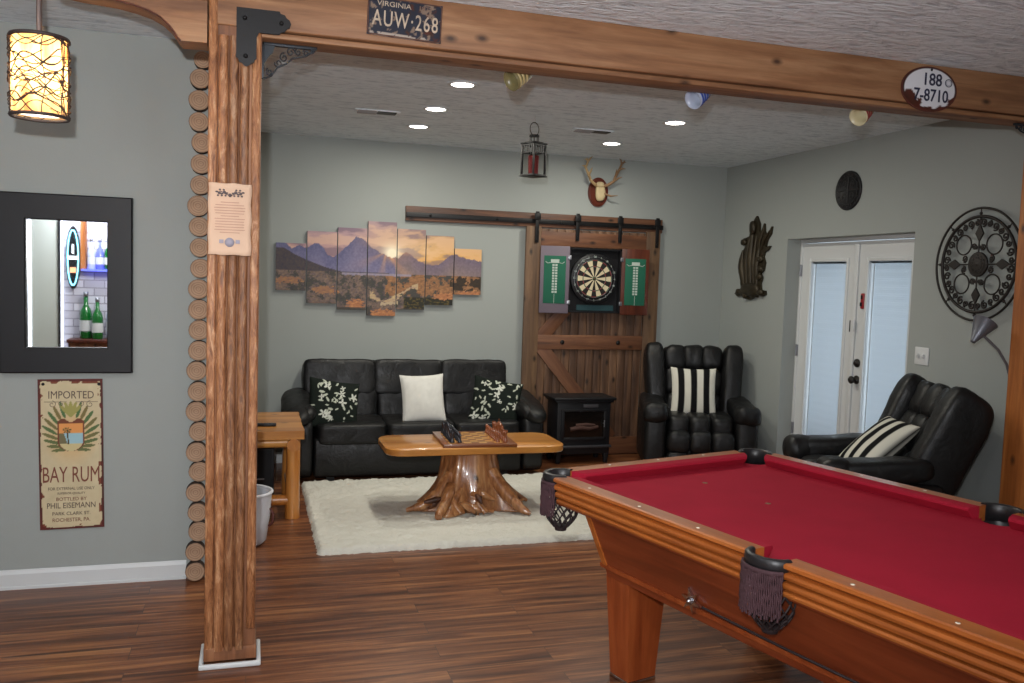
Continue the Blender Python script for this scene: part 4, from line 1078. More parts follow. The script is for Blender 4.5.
# ------------------------------------------------------------------ recliners
def recliner(name, label, loc, rz, back_tilt, seed=0, scl_=1):
    t = thing(name, label, 'armchair', loc, R_(rz)); t.scale = (.90, .94, 1) if rz > -90 else (.92, .84, 1.04)
    b = MB(); b.box((0, .05, .19), (.60, .70, .28), bev=.03); b.box((0, .05, .03), (.5, .6, .05)); b.build('base', L, t)
    for sx in (-1, 1):
        b = MB(); b.box((sx*.425, .0, .27), (.20, .80, .44), bev=.045, seg=3); b.build('armrest', L, t)
        b = MB()
        b.puff((sx*.425, -.05, .545), (.225, .78, .14), 3.6, 12, Matrix.Rotation(R_(4), 4, 'X'), wr=.012, seed=seed+sx)
        b.puff((sx*.425, -.33, .525), (.235, .22, .17), 3, 10, wr=.014, seed=seed+3+sx)
        b.build('arm_pad', L, t)
    for k in range(3):
        x = (k-1)*.205
        b = MB(); b.puff((x, -.08, .41), (.225, .58, .20), 4.5, 10, wr=.008, seed=seed+k); b.build('seat_tuft', L, t)
        b = MB(); b.puff((x, -.36, .29), (.215, .16, .20), 3.2, 8, wr=.008, seed=seed+k+4); b.puff((x, -.37, .135), (.215, .13, .15), 3.2, 8, wr=.006, seed=seed+k+8); b.build('footrest_tuft', L, t)
    back = bpy.data.objects.new('backrest', None); COL.objects.link(back); back.parent = t; back.location = (0, .20 if rz > -90 else .27, .40); back.rotation_euler = (R_(-back_tilt), 0, 0)
    b = MB(); b.box((0, .16, .30), (.74, .12, .64), bev=.05, seg=3); b.build('back_shell', L, back)
    for k in range(3):
        x = (k-1)*.185
        b = MB(); b.puff((x, .05, .555), (.225, .27, .24), 3.6, 10, wr=.014, seed=seed+k+20); b.build('head_tuft', L, back)
        b = MB(); b.puff((x, .03, .335), (.215, .22, .26), 3.6, 10, wr=.012, seed=seed+k+30); b.puff((x, .02, .13), (.20, .24, .22), 3.0, 8, wr=.012, seed=seed+k+40); b.build('back_tuft', L, back)
    for sx in (-1, 1):
        b = MB(); b.puff((sx*.375, .02, .33), (.20, .34, .70), 4.5, 12, Matrix.Rotation(R_(sx*4), 4, 'Y'), wr=.010, seed=seed+50+sx); b.build('wing', L, back)
    return t
recliner('recliner', 'black leather tufted recliner in the corner beside the barn door', (3.76, 6.80, 0), -20, 12, 1)
recliner('recliner', 'black leather recliner tipped back beside the glass doors and floor lamp', (3.645, 4.50, 0), -111, 28, 60)
def stripes(n, ph=0):
    def f(u, v): return (.82, .81, .76) if math.floor((u+1)/2*n+ph) % 2 == 0 else (.07, .07, .075)
    return f
pillow('black and white striped pillow upright on the corner recliner', (3.72, 6.78, .675), (-14, 0, -20), .40, .43, .13, stripes(7), 42, 'striped pillows')
pillow('black and white striped pillow leaning on the tipped back recliner', (3.70, 4.42, .665), (-48, 0, -106), .42, .44, .14, stripes(7), 42, 'striped pillows')

# ------------------------------------------------------------------ electric stove
st = thing('electric_stove', 'small black electric stove heater standing before the barn door', 'stove', (2.83, 7.23, 0))
bl = M['black']
b = MB(); b.box((0, 0, .325), (.50, .27, .48), bev=.006); b.build('body', bl, st)
boxo('top_plate', (0, -.005, .578), (.58, .33, .024), bl, st, .006)
boxo('under_plate', (0, -.005, .555), (.54, .30, .02), bl, st, .004)
for sx in (-1, 1):
    for sy in (-1, 1):
        b = MB(); b.box((sx*.225, sy*.11, .05), (.05, .05, .10), bev=.006, taper=.7); b.build('leg', bl, st)
b = MB()
for (cx, cz_, w_, h_) in ((0, .475, .42, .02), (0, .225, .42, .025), (-.2, .35, .03, .26), (.2, .35, .03, .26)): b.box((cx, -.14, cz_), (w_, .02, h_), bev=.004)
b.build('door_frame', bl, st)
def fire_glass():
    return plain('smoked_glass', rgb(20, 17, 16), .08, spec=.6)
boxo('smoked_window', (0, -.138, .35), (.38, .006, .23), fire_glass(), st)
b = MB(); b.tube([(-.13, -.145, .31), (-.04, -.148, .325), (.05, -.147, .315), (.13, -.145, .33)], [.018, .022, .02, .014], 8); b.tube([(-.08, -.146, .345), (.02, -.148, .35), (.1, -.146, .345)], [.014, .016, .01], 8)
b.build('log_set', plain('ember_logs', rgb(70, 44, 36), .8, var=.3), st)
boxo('control_panel', (.06, -.139, .515), (.14, .006, .03), plain('grey_panel', rgb(70, 70, 74), .4), st, .002)
boxo('base_shelf', (0, -.02, .155), (.52, .29, .02), plain('worn_edge', rgb(52, 52, 56), .4), st, .004)
b = MB(); b.cyl((.18, -.15, .36), (.18, -.17, .36), .006, n=8); b.cyl((.18, -.17, .33), (.18, -.17, .39), .006, n=8); b.build('handle', M['nickel'], st)

# ------------------------------------------------------------------ stump coffee table with chess set
ct = thing('stump_coffee_table', 'pine topped coffee table standing on a varnished tree stump', 'coffee table', (1.472, 5.775, 0)); ct.scale = (1.01, 1, 1)
def rrect(x0, x1, y0, y1, r, n=6):
    pts = []
    for (cx, cy, a0) in ((x1-r, y1-r, 0), (x0+r, y1-r, 90), (x0+r, y0+r, 180), (x1-r, y0+r, 270)):
        for q in range(n+1): a = R_(a0+90*q/n); pts.append((cx+r*math.cos(a), cy+r*math.sin(a)))
    return pts
ZT = .485
b = MB()
o_ = rrect(-.61, .61, -.265, .265, .11)
def scl(P, d): 
    c = []
    for (x, y) in P: l = math.hypot(x, y); c.append((x-x/l*d, y-y/l*d))
    return c
b.prism(o_, ZT-.040, ZT-.006, plane='xy', smooth=True)
lo = [(x, y, ZT-.006) for x, y in o_]; hi = [(x, y, ZT) for x, y in scl(o_, .006)]; n = len(o_)
b.add(lo+hi, [(i, (i+1) % n, n+(i+1) % n, n+i) for i in range(n)]+[tuple(range(n, 2*n))])
lo = [(x, y, ZT-.040) for x, y in o_]; hi = [(x, y, ZT-.046) for x, y in scl(o_, .006)]
b.add(lo+hi, [((i+1) % n, i, n+i, n+(i+1) % n) for i in range(n)]+[tuple(range(n, 2*n))[::-1]])
b.build('tabletop', M['oak'], ct)
b = MB(); vs = []; fs = []; NZ, NA = 34, 72
roots = [(200, .33, .20), (238, .40, .13), (318, .42, .15), (275, .10, .5), (20, .32, .2), (90, .3, .25), (150, .3, .2)]
for j in range(NZ+1):
    t = j/NZ; z = .038+(ZT-.046-.038)*t
    for k in range(NA):
        a = 2*PI*k/NA; d = Vector((math.cos(a), math.sin(a), 0))
        r = .165+.05*(1-t)**1.4
        for (ra, amp, w_) in roots:
            da = (math.degrees(a)-ra+180) % 360-180
            r += amp*.50*math.exp(-(da/(w_*90))**2)*(1-t)**2.6
        r += .022*noise.noise(Vector((d.x*3, d.y*3, z*1.2)))+.016*noise.noise(Vector((d.x*9, d.y*9, z*2.2)))*(1.2-t)
        r += .012*abs(math.sin(a*9+2*noise.noise(Vector((0, 0, z*3)))))*(1-t*.6)
        if t < .22: r -= .05*max(0, noise.noise(Vector((d.x*5+9, d.y*5, 1))))
        vs.append((r*d.x*1.05, r*d.y*.85, z))
for j in range(NZ):
    for k in range(NA): k2 = (k+1) % NA; fs.append((j*NA+k, j*NA+k2, (j+1)*NA+k2, (j+1)*NA+k))
fs.append(tuple(range(NA))[::-1]); fs.append(tuple(NZ*NA+k for k in range(NA)))
b.add(vs, fs); b.build('stump', M['stump'], ct)
def root(pts, rs):
    b = MB(); P = []; RR = []
    pts = [Vector(p) for p in pts]
    for i in range(len(pts)-1):
        for q in range(5):
            t = q/5; P.append(pts[i].lerp(pts[i+1], t)+Vector((noise.noise(Vector((i, q, 1)))*.008, noise.noise(Vector((i, q, 9)))*.008, 0))); RR.append((rs[i]*(1-t)+rs[i+1]*t)*(1+.18*noise.noise(Vector((i*3.3, q*1.7, pts[0].x*9)))))
    P.append(pts[-1]); RR.append(rs[-1]); b.tube(P, RR, 12); b.build('root', M['stump'], ct)
root([(-.15, -.06, .26), (-.24, -.12, .15), (-.36, -.15, .08), (-.46, -.14, .052)], [.05, .045, .032, .012])
root([(-.16, -.14, .20), (-.22, -.24, .12), (-.275, -.32, .07), (-.29, -.36, .055)], [.045, .036, .03, .022])
root([(.12, -.10, .28), (.20, -.20, .16), (.28, -.30, .075), (.33, -.35, .048)], [.055, .046, .032, .014])
root([(.16, .0, .24), (.28, -.03, .12), (.40, -.05, .06)], [.05, .035, .012])
root([(-.05, -.16, .15), (.04, -.22, .16), (.12, -.22, .12)], [.018, .024, .014])
root([(-.12, -.2, .10), (-.02, -.26, .075), (.10, -.27, .055)], [.02, .028, .012])
root([(.02, -.2, .19), (.0, -.25, .10), (.04, -.29, .05)], [.02, .026, .016])
root([(-.10, -.17, .19), (-.16, -.23, .10), (-.12, -.27, .05)], [.02, .022, .014])

rs_ = random.Random(8)
for k in range(9):
    b = MB(); a = R_(rs_.uniform(205, 335)); r_ = rs_.uniform(.27, .37); p0 = Vector((r_*math.cos(a), r_*.8*math.sin(a), rs_.uniform(.045, .15))); d = Vector((rs_.uniform(-.09, .09), rs_.uniform(-.03, .01), rs_.uniform(-.03, .05)))
    b.tube([p0-d, p0+Vector((0, -.012, .008)), p0+d], [.012, .022, .006], 7); b.build('splinter', M['darkstump'] if k % 3 else M['stump'], ct)  # broken bits, mostly dark to stand in for shaded hollows low on the stump
# chess board and men
BXc, BYc, BZ = 1.488, 5.765, ZT
cbd = thing('chess_board', 'wooden chess board lying on the stump coffee table', 'chess board', (BXc, BYc, BZ), R_(-3))
S = .052; HB = S*4+.042
b = MB(); b.box((0, 0, .011), (HB*2, HB*2, .022), bev=.003); b.build('frame', plain('brown_board_frame', rgb(120, 66, 32), .35, coat=.4), cbd)
for par, nm, c in ((0, 'light_squares', rgb(206, 156, 88)), (1, 'dark_squares', rgb(134, 80, 40))):
    b = MB()
    vs = []
    for i in range(8):
        for j in range(8):
            if (i+j) % 2 == par: b.box(((i-3.5)*S, (j-3.5)*S, .0225), (S, S, .001))
    b.build(nm, plain(nm, c, .3, coat=.4), cbd)
PRO = {'pawn': [(.012, 0), (.012, .004), (.008, .01), (.005, .022), (.007, .026), (.008, .031), (.005, .037), (0, .039)],
 'rook': [(.014, 0), (.014, .005), (.009, .012), (.008, .034), (.011, .038), (.011, .046), (0, .046)],
 'knight': [(.014, 0), (.014, .005), (.009, .012), (.007, .02)], 
 'bishop': [(.014, 0), (.014, .005), (.009, .012), (.006, .036), (.009, .041), (.008, .05), (.003, .056), (0, .058)],
 'queen': [(.015, 0), (.015, .006), (.009, .014), (.006, .046), (.011, .056), (.008, .06), (.003, .064), (0, .066)],
 'king': [(.015, 0), (.015, .006), (.010, .014), (.007, .05), (.011, .06), (.009, .064), (0, .066)]}
dkm = plain('black_chess_wood', rgb(38, 40, 48), .25, coat=.5); brm = plain('brown_chess_wood', rgb(140, 80, 48), .25, coat=.5)
def chess(kind, mat_):
    b = MB(); b.lathe(PRO[kind], 12)
    if kind == 'knight': b.puff((0, .0, .030), (.014, .012, .026), 3, 4, wr=0); b.puff((.006, 0, .040), (.022, .011, .012), 3, 4, Matrix.Rotation(R_(20), 4, 'Y'), wr=0); b.cyl((-.003, 0, .044), (-.004, 0, .051), .003, .001, 6)
    if kind == 'king': b.box((0, 0, .072), (.003, .003, .012)); b.box((0, 0, .073), (.009, .003, .003))
    if kind == 'rook':
        for q in range(4): a = q*PI/2; b.box((.008*math.cos(a), .008*math.sin(a), .048), (.005, .005, .005))
    me = b.build('chess_'+kind, mat_)
    return me
order = ['rook', 'knight', 'bishop', 'queen', 'king', 'bishop', 'knight', 'rook']
proto = {}
Rz = Matrix.Rotation(R_(-3), 4, 'Z')
for side, mt, cname, fx in ((0, dkm, 'black', (0, 1)), (1, brm, 'brown', (7, 6))):
    for j in range(8):
        for back_ in (0, 1):
            kind = order[j] if back_ == 0 else 'pawn'; key = (kind, side)
            if key not in proto: o = chess(kind, mt); proto[key] = o
            else: o = proto[key].copy(); COL.objects.link(o)
            p_ = Rz @ Vector(((fx[back_]-3.5)*S, (j-3.5)*S, 0)); o.location = (BXc+p_.x, BYc+p_.y, BZ+.0231); o.scale = (1.3, 1.3, 1.6)
            wh = {'rook': 'rook on a corner square', 'knight': 'knight next to the rook', 'bishop': 'bishop next to the king or queen', 'queen': 'queen in the back row', 'king': 'king in the back row', 'pawn': 'pawn in the front row'}[kind]
            tag(o, f'{cname} chess {wh} of the board', 'chess piece', f'{cname} chess {kind}s')

# ------------------------------------------------------------------ log end table, remote, speaker, basket
et = thing('log_end_table', 'honey pine log end table beside the sofa', 'side table', (-.005, 6.05, 0))
TZ = .588
b = MB(); vs = []
top = []
nn = 14
for i in range(nn+1): top.append((-.36+.71*i/nn, -.36+.012*noise.noise(Vector((i*.7, 0, 0)))))
for i in range(1, nn): top.append((.35+.012*noise.noise(Vector((0, i*.8, 3))), -.36+.80*i/nn))
for i in range(nn+1): top.append((.35-.71*i/nn, .44))
b.prism(top, TZ-.055, TZ, plane='xy'); o = b.build('tabletop', M['oak'], et)
for (x, y) in ((.285, -.27), (.285, .36), (-.30, -.27), (-.30, .36)):
    b = MB(); b.tube([(x, y, TZ-.055), (x+.002, y, .35), (x-.002, y, .18), (x, y, .0)], [.046, .044, .046, .048], 16); b.build('leg', M['oakz'], et)
b = MB(); b.tube([(-.30, -.27, .50), (.285, -.27, .50)], .034, 14); b.tube([(-.30, .36, .50), (.285, .36, .50)], .034, 14); b.build('apron_log', M['oak'], et)
b = MB(); b.tube([(.285, -.335, .49), (.285, .36, .49)], [.042, .038], 16); b.build('tenon_log', M['oaky'], et)
b = MB(); b.tube([(.285, -.27, .15), (.285, .36, .15)], .034, 14); b.build('stretcher_log', M['oaky'], et); b = MB(); b.tube([(-.30, -.27, .12), (.285, -.27, .12)], .036, 14); b.build('stretcher_log', M['oaky'], et)
rc = thing('remote_control', 'black remote control lying on the log end table', 'remote', (.075, 5.90, TZ), R_(86))
boxo('body', (0, 0, .009), (.05, .20, .018), M['black'], rc, .006)
b = MB()
for i in range(6):
    for j in range(3): b.box(((j-1)*.013, -.07+i*.022, .0185), (.008, .010, .002))
b.build('keypad', plain('grey_keys', rgb(80, 80, 84), .5), rc)
sp = thing('subwoofer', 'black speaker box on the floor under the log end table', 'speaker', (.02, 6.22, 0))
boxo('cabinet', (0, 0, .215), (.30, .34, .40), M['black'], sp, .008)
boxo('grille', (0, -.173, .25), (.27, .008, .30), plain('speaker_cloth', rgb(24, 24, 26), .9, bmp=.4, bscale=300), sp, .002)
boxo('name_badge', (.055, -.178, .20), (.06, .003, .009), M['nickel'], sp, .001)
boxo('port_slot', (.05, -.1715, .07), (.14, .006, .04), plain('grey_port', rgb(52, 50, 52), .5), sp, .002)
for sx in (-1, 1): boxo('foot', (sx*.12, 0, .008), (.03, .28, .016), M['black'], sp)
bk = thing('white_basket', 'soft white fabric bin on the floor behind the barked post', 'basket', (-.045, 5.27, 0)); bk.scale = (1.08, 1.0, 1.08)
b = MB(); b.lathe([(0, .004), (.12, .0), (.142, .02), (.160, .16), (.168, .27), (.172, .285), (.166, .288), (.158, .27), (.150, .16), (.132, .03), (0, .02)], 40); b.build('bin_wall', plain('white_felt', rgb(206, 208, 214), .9, bmp=.3), bk)
b = MB(); b.torus((0, 0, .285), .168, .009, 40, 8, plane='xy'); b.build('rolled_rim', plain('white_felt_rim', rgb(214, 214, 218), .9), bk)
b = MB(); b.tube([(.157, -.04, .20), (.176, -.045, .17), (.172, -.045, .12), (.152, -.04, .10)], .007, 8); b.build('handle', plain('brown_leather_tab', rgb(86, 40, 32), .5), bk)

# ------------------------------------------------------------------ pool table
pt = thing('pool_table', 'pool table with red cloth, honey wood rails and fringed pockets', 'pool table', (2.112, 2.405, 0), R_(14.9))
HW, HL, ZR, ZB = .655, 1.245, .80, .752
bp_ = []                                              # slate bed outline with the pocket mouths cut out
PK = [(-1, 1), (-1, 0), (-1, -1), (1, -1), (1, 0), (1, 1)]
def pc(sx, sy): return (sx*.572, sy*1.160) if sy else (sx*.612, -.012)
for (sx, sy) in PK:
    cx, cy = pc(sx, sy)
    if sy: 
        a_mid = math.atan2(-sy, -sx)
    else: a_mid = math.atan2(0, -sx)
    arc = [(cx+.062*math.cos(a_mid+t), cy+.062*math.sin(a_mid+t)) for t in [R_(q) for q in (80, 50, 20, 0, -20, -50, -80)]]
    bp_ += arc
b = MB(); b.prism(bp_, ZB-.03, ZB, plane='xy'); b.build('cloth_bed', M['felt'], pt)
b = MB()
for (u, v) in ((0, .56), (.02, .93)): b.lathe([(0, 0), (.012, 0), (.012, .0008), (0, .0008)], 12, T=Matrix.Translation((u, v, ZB)))
b.build('spot_mark', plain('worn_spot', rgb(130, 96, 70), .9), pt)
prof = [(-.070, ZR), (-.006, ZR), (0, ZR-.004), (.001, ZR-.014), (-.012, ZR-.023), (-.018, ZR-.027),
        (-.006, ZR-.031), (-.003, ZR-.040), (-.006, ZR-.049), (-.020, ZR-.053), (-.024, ZR-.057),
        (-.012, ZR-.061), (-.009, ZR-.070), (-.012, ZR-.079), (-.030, ZR-.083), (-.034, ZR-.087),
        (-.020, ZR-.091), (-.017, ZR-.098), (-.020, ZR-.106), (-.034, ZR-.112), (-.070, ZR-.112)]
def rail(sx, axis, a, c_):
    """axis 'v': long rail at u = sx*HW from v=a..c; axis 'u': end rail at v = sx*HL"""
    b = MB(); n = len(prof); half = HW if axis == 'v' else HL
    P = []
    for t in (a, c_):
        for (s, z) in prof: P.append((sx*(half+s), t, z) if axis == 'v' else (t, sx*(half+s), z))
    fs = [(i, (i+1) % n, n+(i+1) % n, n+i) for i in range(n)]
    if (axis == 'v') == (sx > 0): fs = [f[::-1] for f in fs]
    b.add(P, fs, 0, False); b.add(P, [tuple(range(n)), tuple(range(n, 2*n))[::-1]], 0, False)
    o = b.build('rail', M['poolwood'] if axis == 'v' else M['poolwoodx'], pt)
    # cushion: slants down to the nose, its ends cut toward the pockets
    b = MB(); cp = [(-.070, ZR, 0), (-.112, ZR-.003, .7), (-.123, ZR-.009, 1), (-.124, ZR-.016, 1), (-.098, ZR-.048, .8), (-.070, ZR-.048, 0)]
    P = []; n = len(cp)
    for t, sg in ((a, 1), (c_, -1)):
        for (s, z, m_) in cp:
            cut = .040 if abs(t) > .3 else .014
            tt = t+sg*cut*m_
            P.append((sx*(half+s), tt, z) if axis == 'v' else (tt, sx*(half+s), z))
    fs = [(i, (i+1) % n, n+(i+1) % n, n+i) for i in range(n)]
    if (axis == 'v') != (sx > 0): fs = [f[::-1] for f in fs]
    b.add(P, fs, 0, False); b.add(P, [tuple(range(n)), tuple(range(n, 2*n))[::-1]], 0, False)
    b.build('rail_cushion', M['felt'], pt)
    # sights
    ks = [t for t in ([-.9+.3*i for i in range(7)] if axis == 'v' else [-.28, 0, .28]) if a+.03 < t < c_-.03]
    for t in ks:
        q = MB(); q.lathe([(0, 0), (.0065, 0), (.0065, .0012), (0, .0016)], 12)
        oo = q.build('rail_sight', M['pearl'], pt); oo.location = ((sx*(half-.030), t, ZR) if axis == 'v' else (t, sx*(half-.030), ZR))
M['pearl'] = plain('pearl_inlay', rgb(235, 225, 205), .25)
for sx in (-1, 1):
    rail(sx, 'v', -1.105, -.074); rail(sx, 'v', .050, 1.105); rail(sx, 'u', -.515, .515)
# pockets
M['pocketleather'] = plain('black_pocket_leather', rgb(34, 32, 34), .38, bmp=.3)
M['fringe'] = plain('plum_fringe', rgb(70, 44, 50), .8, var=.3)
M['netcord'] = plain('dark_net_cord', rgb(44, 34, 36), .7)
for (sx, sy) in PK:
    e = bpy.data.objects.new('pocket', None); COL.objects.link(e); e.parent = pt
    cx, cy = pc(sx, sy); e.location = (cx, cy, 0)
    out = math.atan2(sy*1.0, sx*1.0) if sy else math.atan2(0, sx)
    e.rotation_euler = (0, 0, out)                    # local +x points outward
    span = 112 if sy else 88
    r0, r1 = (.058, .082) if sy else (.060, .084)
    n = 20; P = []; 
    sec = [(r0, ZR-.075), (r0, ZR+.001), (r0+.006, ZR+.006), (r1-.006, ZR+.006), (r1, ZR), (r1+.002, ZR-.020), (r1-.003, ZR-.034), (r1-.012, ZR-.036), (r0+.008, ZR-.075)]
    for i in range(n+1):
        a = R_(-span+2*span*i/n)
        for (r, z) in sec: P.append((r*math.cos(a)*(1.0 if sy else .82)+(0 if sy else .012), r*math.sin(a), z))
    m_ = len(sec); fs = []
    for i in range(n):
        for k in range(m_): k2 = (k+1) % m_; fs.append((i*m_+k, (i+1)*m_+k, (i+1)*m_+k2, i*m_+k2))
    b = MB(); b.add(P, fs, 0, True); b.add(P, [tuple(range(m_)), tuple(n*m_+k for k in range(m_))[::-1]], 0, False)
    b.build('leather_iron', M['pocketleather'], e)
    b = MB(); b.lathe([(.061, ZR-.06), (.056, ZR-.085), (.040, ZR-.10), (0, ZR-.105)], 24, cap=False); b.build('pocket_liner', M['pocketleather'], e)
    b = MB(); ns = 30; fspan = 78 if sy else 62
    for i in range(ns):
        a = R_(-fspan+2*fspan*i/(ns-1)); r = r1+.004; fx, fy = r*math.cos(a)*(1 if sy else .86)+(0 if sy else .014), r*math.sin(a)*(1 if sy else 1.0)
        ln_ = .138+.008*math.sin(i*2.3)
        pts = [(fx+.0012*math.sin(q*2+i), fy+.0012*math.cos(q*2+i), ZR-.030-ln_*q/9) for q in range(10)]
        b.tube(pts, [.0026+.0016*(q % 2) for q in range(10)], 5)
    # stitched heading the strands hang from
    P = []
    hz = [(r1-.002, ZR-.026), (r1+.006, ZR-.026), (r1+.007, ZR-.040), (r1-.002, ZR-.040)]
    for i in range(n+1):
        a = R_(-fspan-2+2*(fspan+2)*i/n)
        for (r, z) in hz: P.append((r*math.cos(a)*(1 if sy else .86)+(0 if sy else .014), r*math.sin(a), z))
    fs = []
    for i in range(n):
        for k in range(4): k2 = (k+1) % 4; fs.append((i*4+k, (i+1)*4+k, (i+1)*4+k2, i*4+k2))
    b.add(P, fs, 0, True); b.build('fringe', M['fringe'], e)
    b = MB(); nt2 = 12; zt, zb = ZR-.085, ZR-.225
    for d in (-1, 1):
        for i in range(nt2):
            pts = []; rr_ = []
            for q in range(15):
                t = q/14; r = .060*(1+.22*math.sin(t*PI))*(1-.5*t**4); a = 2*PI*i/nt2+d*t*1.5
                pts.append((r*math.cos(a), r*math.sin(a), zt+(zb-zt)*t)); rr_.append(.0034)
            b.tube(pts, rr_, 5)
    b.lathe([(.012, zb-.018), (.024, zb-.016), (.028, zb), (.024, zb+.006), (.012, zb+.004)], 14); b.build('net', M['netcord'], e)
# body
def frustum(mb, u0, v0, z0, u1, v1, z1, mat=0):
    P = [(-u0, -v0, z0), (u0, -v0, z0), (u0, v0, z0), (-u0, v0, z0), (-u1, -v1, z1), (u1, -v1, z1), (u1, v1, z1), (-u1, v1, z1)]
    mb.add(P, [(3, 2, 1, 0), (4, 5, 6, 7), (0, 1, 5, 4), (1, 2, 6, 5), (2, 3, 7, 6), (3, 0, 4, 7)], mat, False)
b = MB(); frustum(b, .515, .93, .475, .590, .965, ZR-.112); b.build('cabinet_body', M['poolbody'], pt)
b = MB(); frustum(b, .62, 1.13, ZR-.118, .62, 1.13, ZR-.085); b.build('sub_rail', M['poolbody'], pt)
b = MB(); frustum(b, .500, .925, .425, .508, .932, .462); b.build('lower_moulding', M['poolbody'], pt)
b = MB(); frustum(b, .518, .950, .458, .520, .952, .476); b.build('bead_moulding', M['poolleg'], pt)
for sx in (-1, 1):
    for sy in (-1, 1):
        b = MB(); w_ = .028
        P = []
        for (u, v, z) in ((.520, .935, .472), (.596, .971, ZR-.113)):
            P += [(sx*u, sy*v, z), (sx*u, sy*(v-w_), z), (sx*(u-w_), sy*(v-w_), z), (sx*(u-w_), sy*v, z)]
        b.add(P, [(0, 1, 5, 4), (1, 2, 6, 5), (2, 3, 7, 6), (3, 0, 4, 7), (0, 3, 2, 1), (4, 5, 6, 7)], 0, False); b.build('corner_trim', M['poolwood'], pt)
        b = MB(); cx, cy = sx*.395, sy*.868; T = Matrix.Translation((cx, cy, 0)); P = []
        for (hx, hy, z) in ((.070, .056, .018), (.098, .072, .425)):
            P += [(cx-hx, cy-hy, z), (cx+hx, cy-hy, z), (cx+hx, cy+hy, z), (cx-hx, cy+hy, z)]
        b.add(P, [(3, 2, 1, 0), (4, 5, 6, 7), (0, 1, 5, 4), (1, 2, 6, 5), (2, 3, 7, 6), (3, 0, 4, 7)], 0, False)
        lg = b.build('leg', M['poolleg'], pt)
        q = MB(); q.box((cx, cy, .009), (.146, .118, .018), bev=.003); q.build('foot_plate', M['chrome'], lg)
for v in (.40,):
    for sx in (-1,):
        b = MB(); T = Matrix.Translation((sx*.532, v, .505)) @ Matrix.Rotation(R_(-90), 4, 'Y')
        P = []
        for k in range(12):
            a = PI/6*k+.3; r = .046 if k % 2 == 0 else .018
            P.append((r*math.cos(a), r*math.sin(a)))
        b.T = T; b.prism(P, 0, .016, plane='xy'); b.lathe([(0, .012), (.014, .012), (.010, .026), (0, .032)], 12); b.build('star_ornament', M['chrome'], pt)
        b = MB(); b.tube([(sx*.528, v-.02, .492), (sx*.529, 0, .486), (sx*.529, -.85, .486)], .0045, 8); b.build('cord_strip', M['netcord'], pt)
        b = MB(); b.sphere((sx*.548, -.56, .575), .012, 10); b.build('knob', M['black'], pt)

# ------------------------------------------------------------------ wall pieces on the door wall
def wall_thing(name, label, cat, y, z, x=XR): return thing(name, label, cat, (x, y, z), R_(-90))
# big round scrolled iron medallion
md = wall_thing('iron_medallion', 'large round black scrolled iron wall medallion beside the glass doors', 'wall decoration', 4.375, 1.790, XR-.008); md.scale = (.96, 1, .99)
IR = M['bronze']
b = MB(); b.torus((0, -.03, 0), .352, .0075, 72, 8); b.build('outer_ring', IR, md)
b = MB(); b.torus((0, -.03, 0), .300, .010, 64, 8); b.build('inner_ring', IR, md)
for k in range(8):
    a = PI/4*k; b = MB(); b.tube([(.298*math.cos(a), -.03, .283*math.sin(a)), (.352*math.cos(a), -.03, .352*math.sin(a))], .004, 6); b.sphere((.318*math.cos(a), -.03, .318*math.sin(a)), .010, 8); b.build('spoke', IR, md)
b = MB()
for k in range(4):
    a = PI/2*k; ca, sa = math.cos(a), math.sin(a)
    def Q(r, t): return (r*ca-t*sa, -.03, r*sa+t*ca)
    b.tube([Q(.06, 0), Q(.298, 0)], .005, 6)
    vs = [Q(.145, 0), Q(.192, .032), Q(.25, 0), Q(.192, -.032)]
    P = [(x, y-.006, z) for x, y, z in vs]+[(x, y+.006, z) for x, y, z in vs]
    b.add(P, [(0, 1, 2, 3), (7, 6, 5, 4), (0, 4, 5, 1), (1, 5, 6, 2), (2, 6, 7, 3), (3, 7, 4, 0)], 0, False)
b.build('diamond_cross', IR, md)
b = MB()
for k in range(4):
    a = PI/4+PI/2*k
    b.torus((.175*math.cos(a), -.03, .175*math.sin(a)), .062, .0050, 32, 6)
    for s_ in (-1, 1):
        a2 = a+s_*R_(27); scroll(b, .115*math.cos(a2), .115*math.sin(a2), .022, 1.4, a2+PI/2, -.03, .0052, s_)
        a3 = a+s_*R_(34); scroll(b, .085*math.cos(a3)*1.3, .085*math.sin(a3)*1.3, .015, 1.2, a3, -.03, .0052, -s_)
b.build('lobes', IR, md)
b = MB()
for k in range(32):
    a = 2*PI*(k+.5)/32; scroll(b, .262*math.cos(a), .262*math.sin(a), .026 if k % 2 else .020, 1.4, a+(k % 2)*PI, -.03, .0058, 1 if k % 2 else -1)
b.build('scroll_border', IR, md)
b = MB(); b.lathe([(.0, 0), (.074, 0), (.074, .01), (.066, .014), (.058, .010), (.05, .016), (.04, .012), (.03, .018), (.018, .014), (0, .022)], 40, T=Matrix.Translation((0, -.022, 0)) @ Matrix.Diagonal((1.05, 1, 1.05, 1)) @ Matrix.Rotation(R_(90), 4, 'X'))
for k in range(12): a = PI/6*k; b.torus((.046*math.cos(a), -.036, .046*math.sin(a)), .011, .0025, 14, 5)
b.build('hub', IR, md)
b = MB()
for k in range(3): a = PI/2+2*PI*k/3; b.cyl((.285*math.cos(a), -.03, .285*math.sin(a)), (.285*math.cos(a), 0, .285*math.sin(a)), .004, n=8)
b.build('standoff', IR, md)
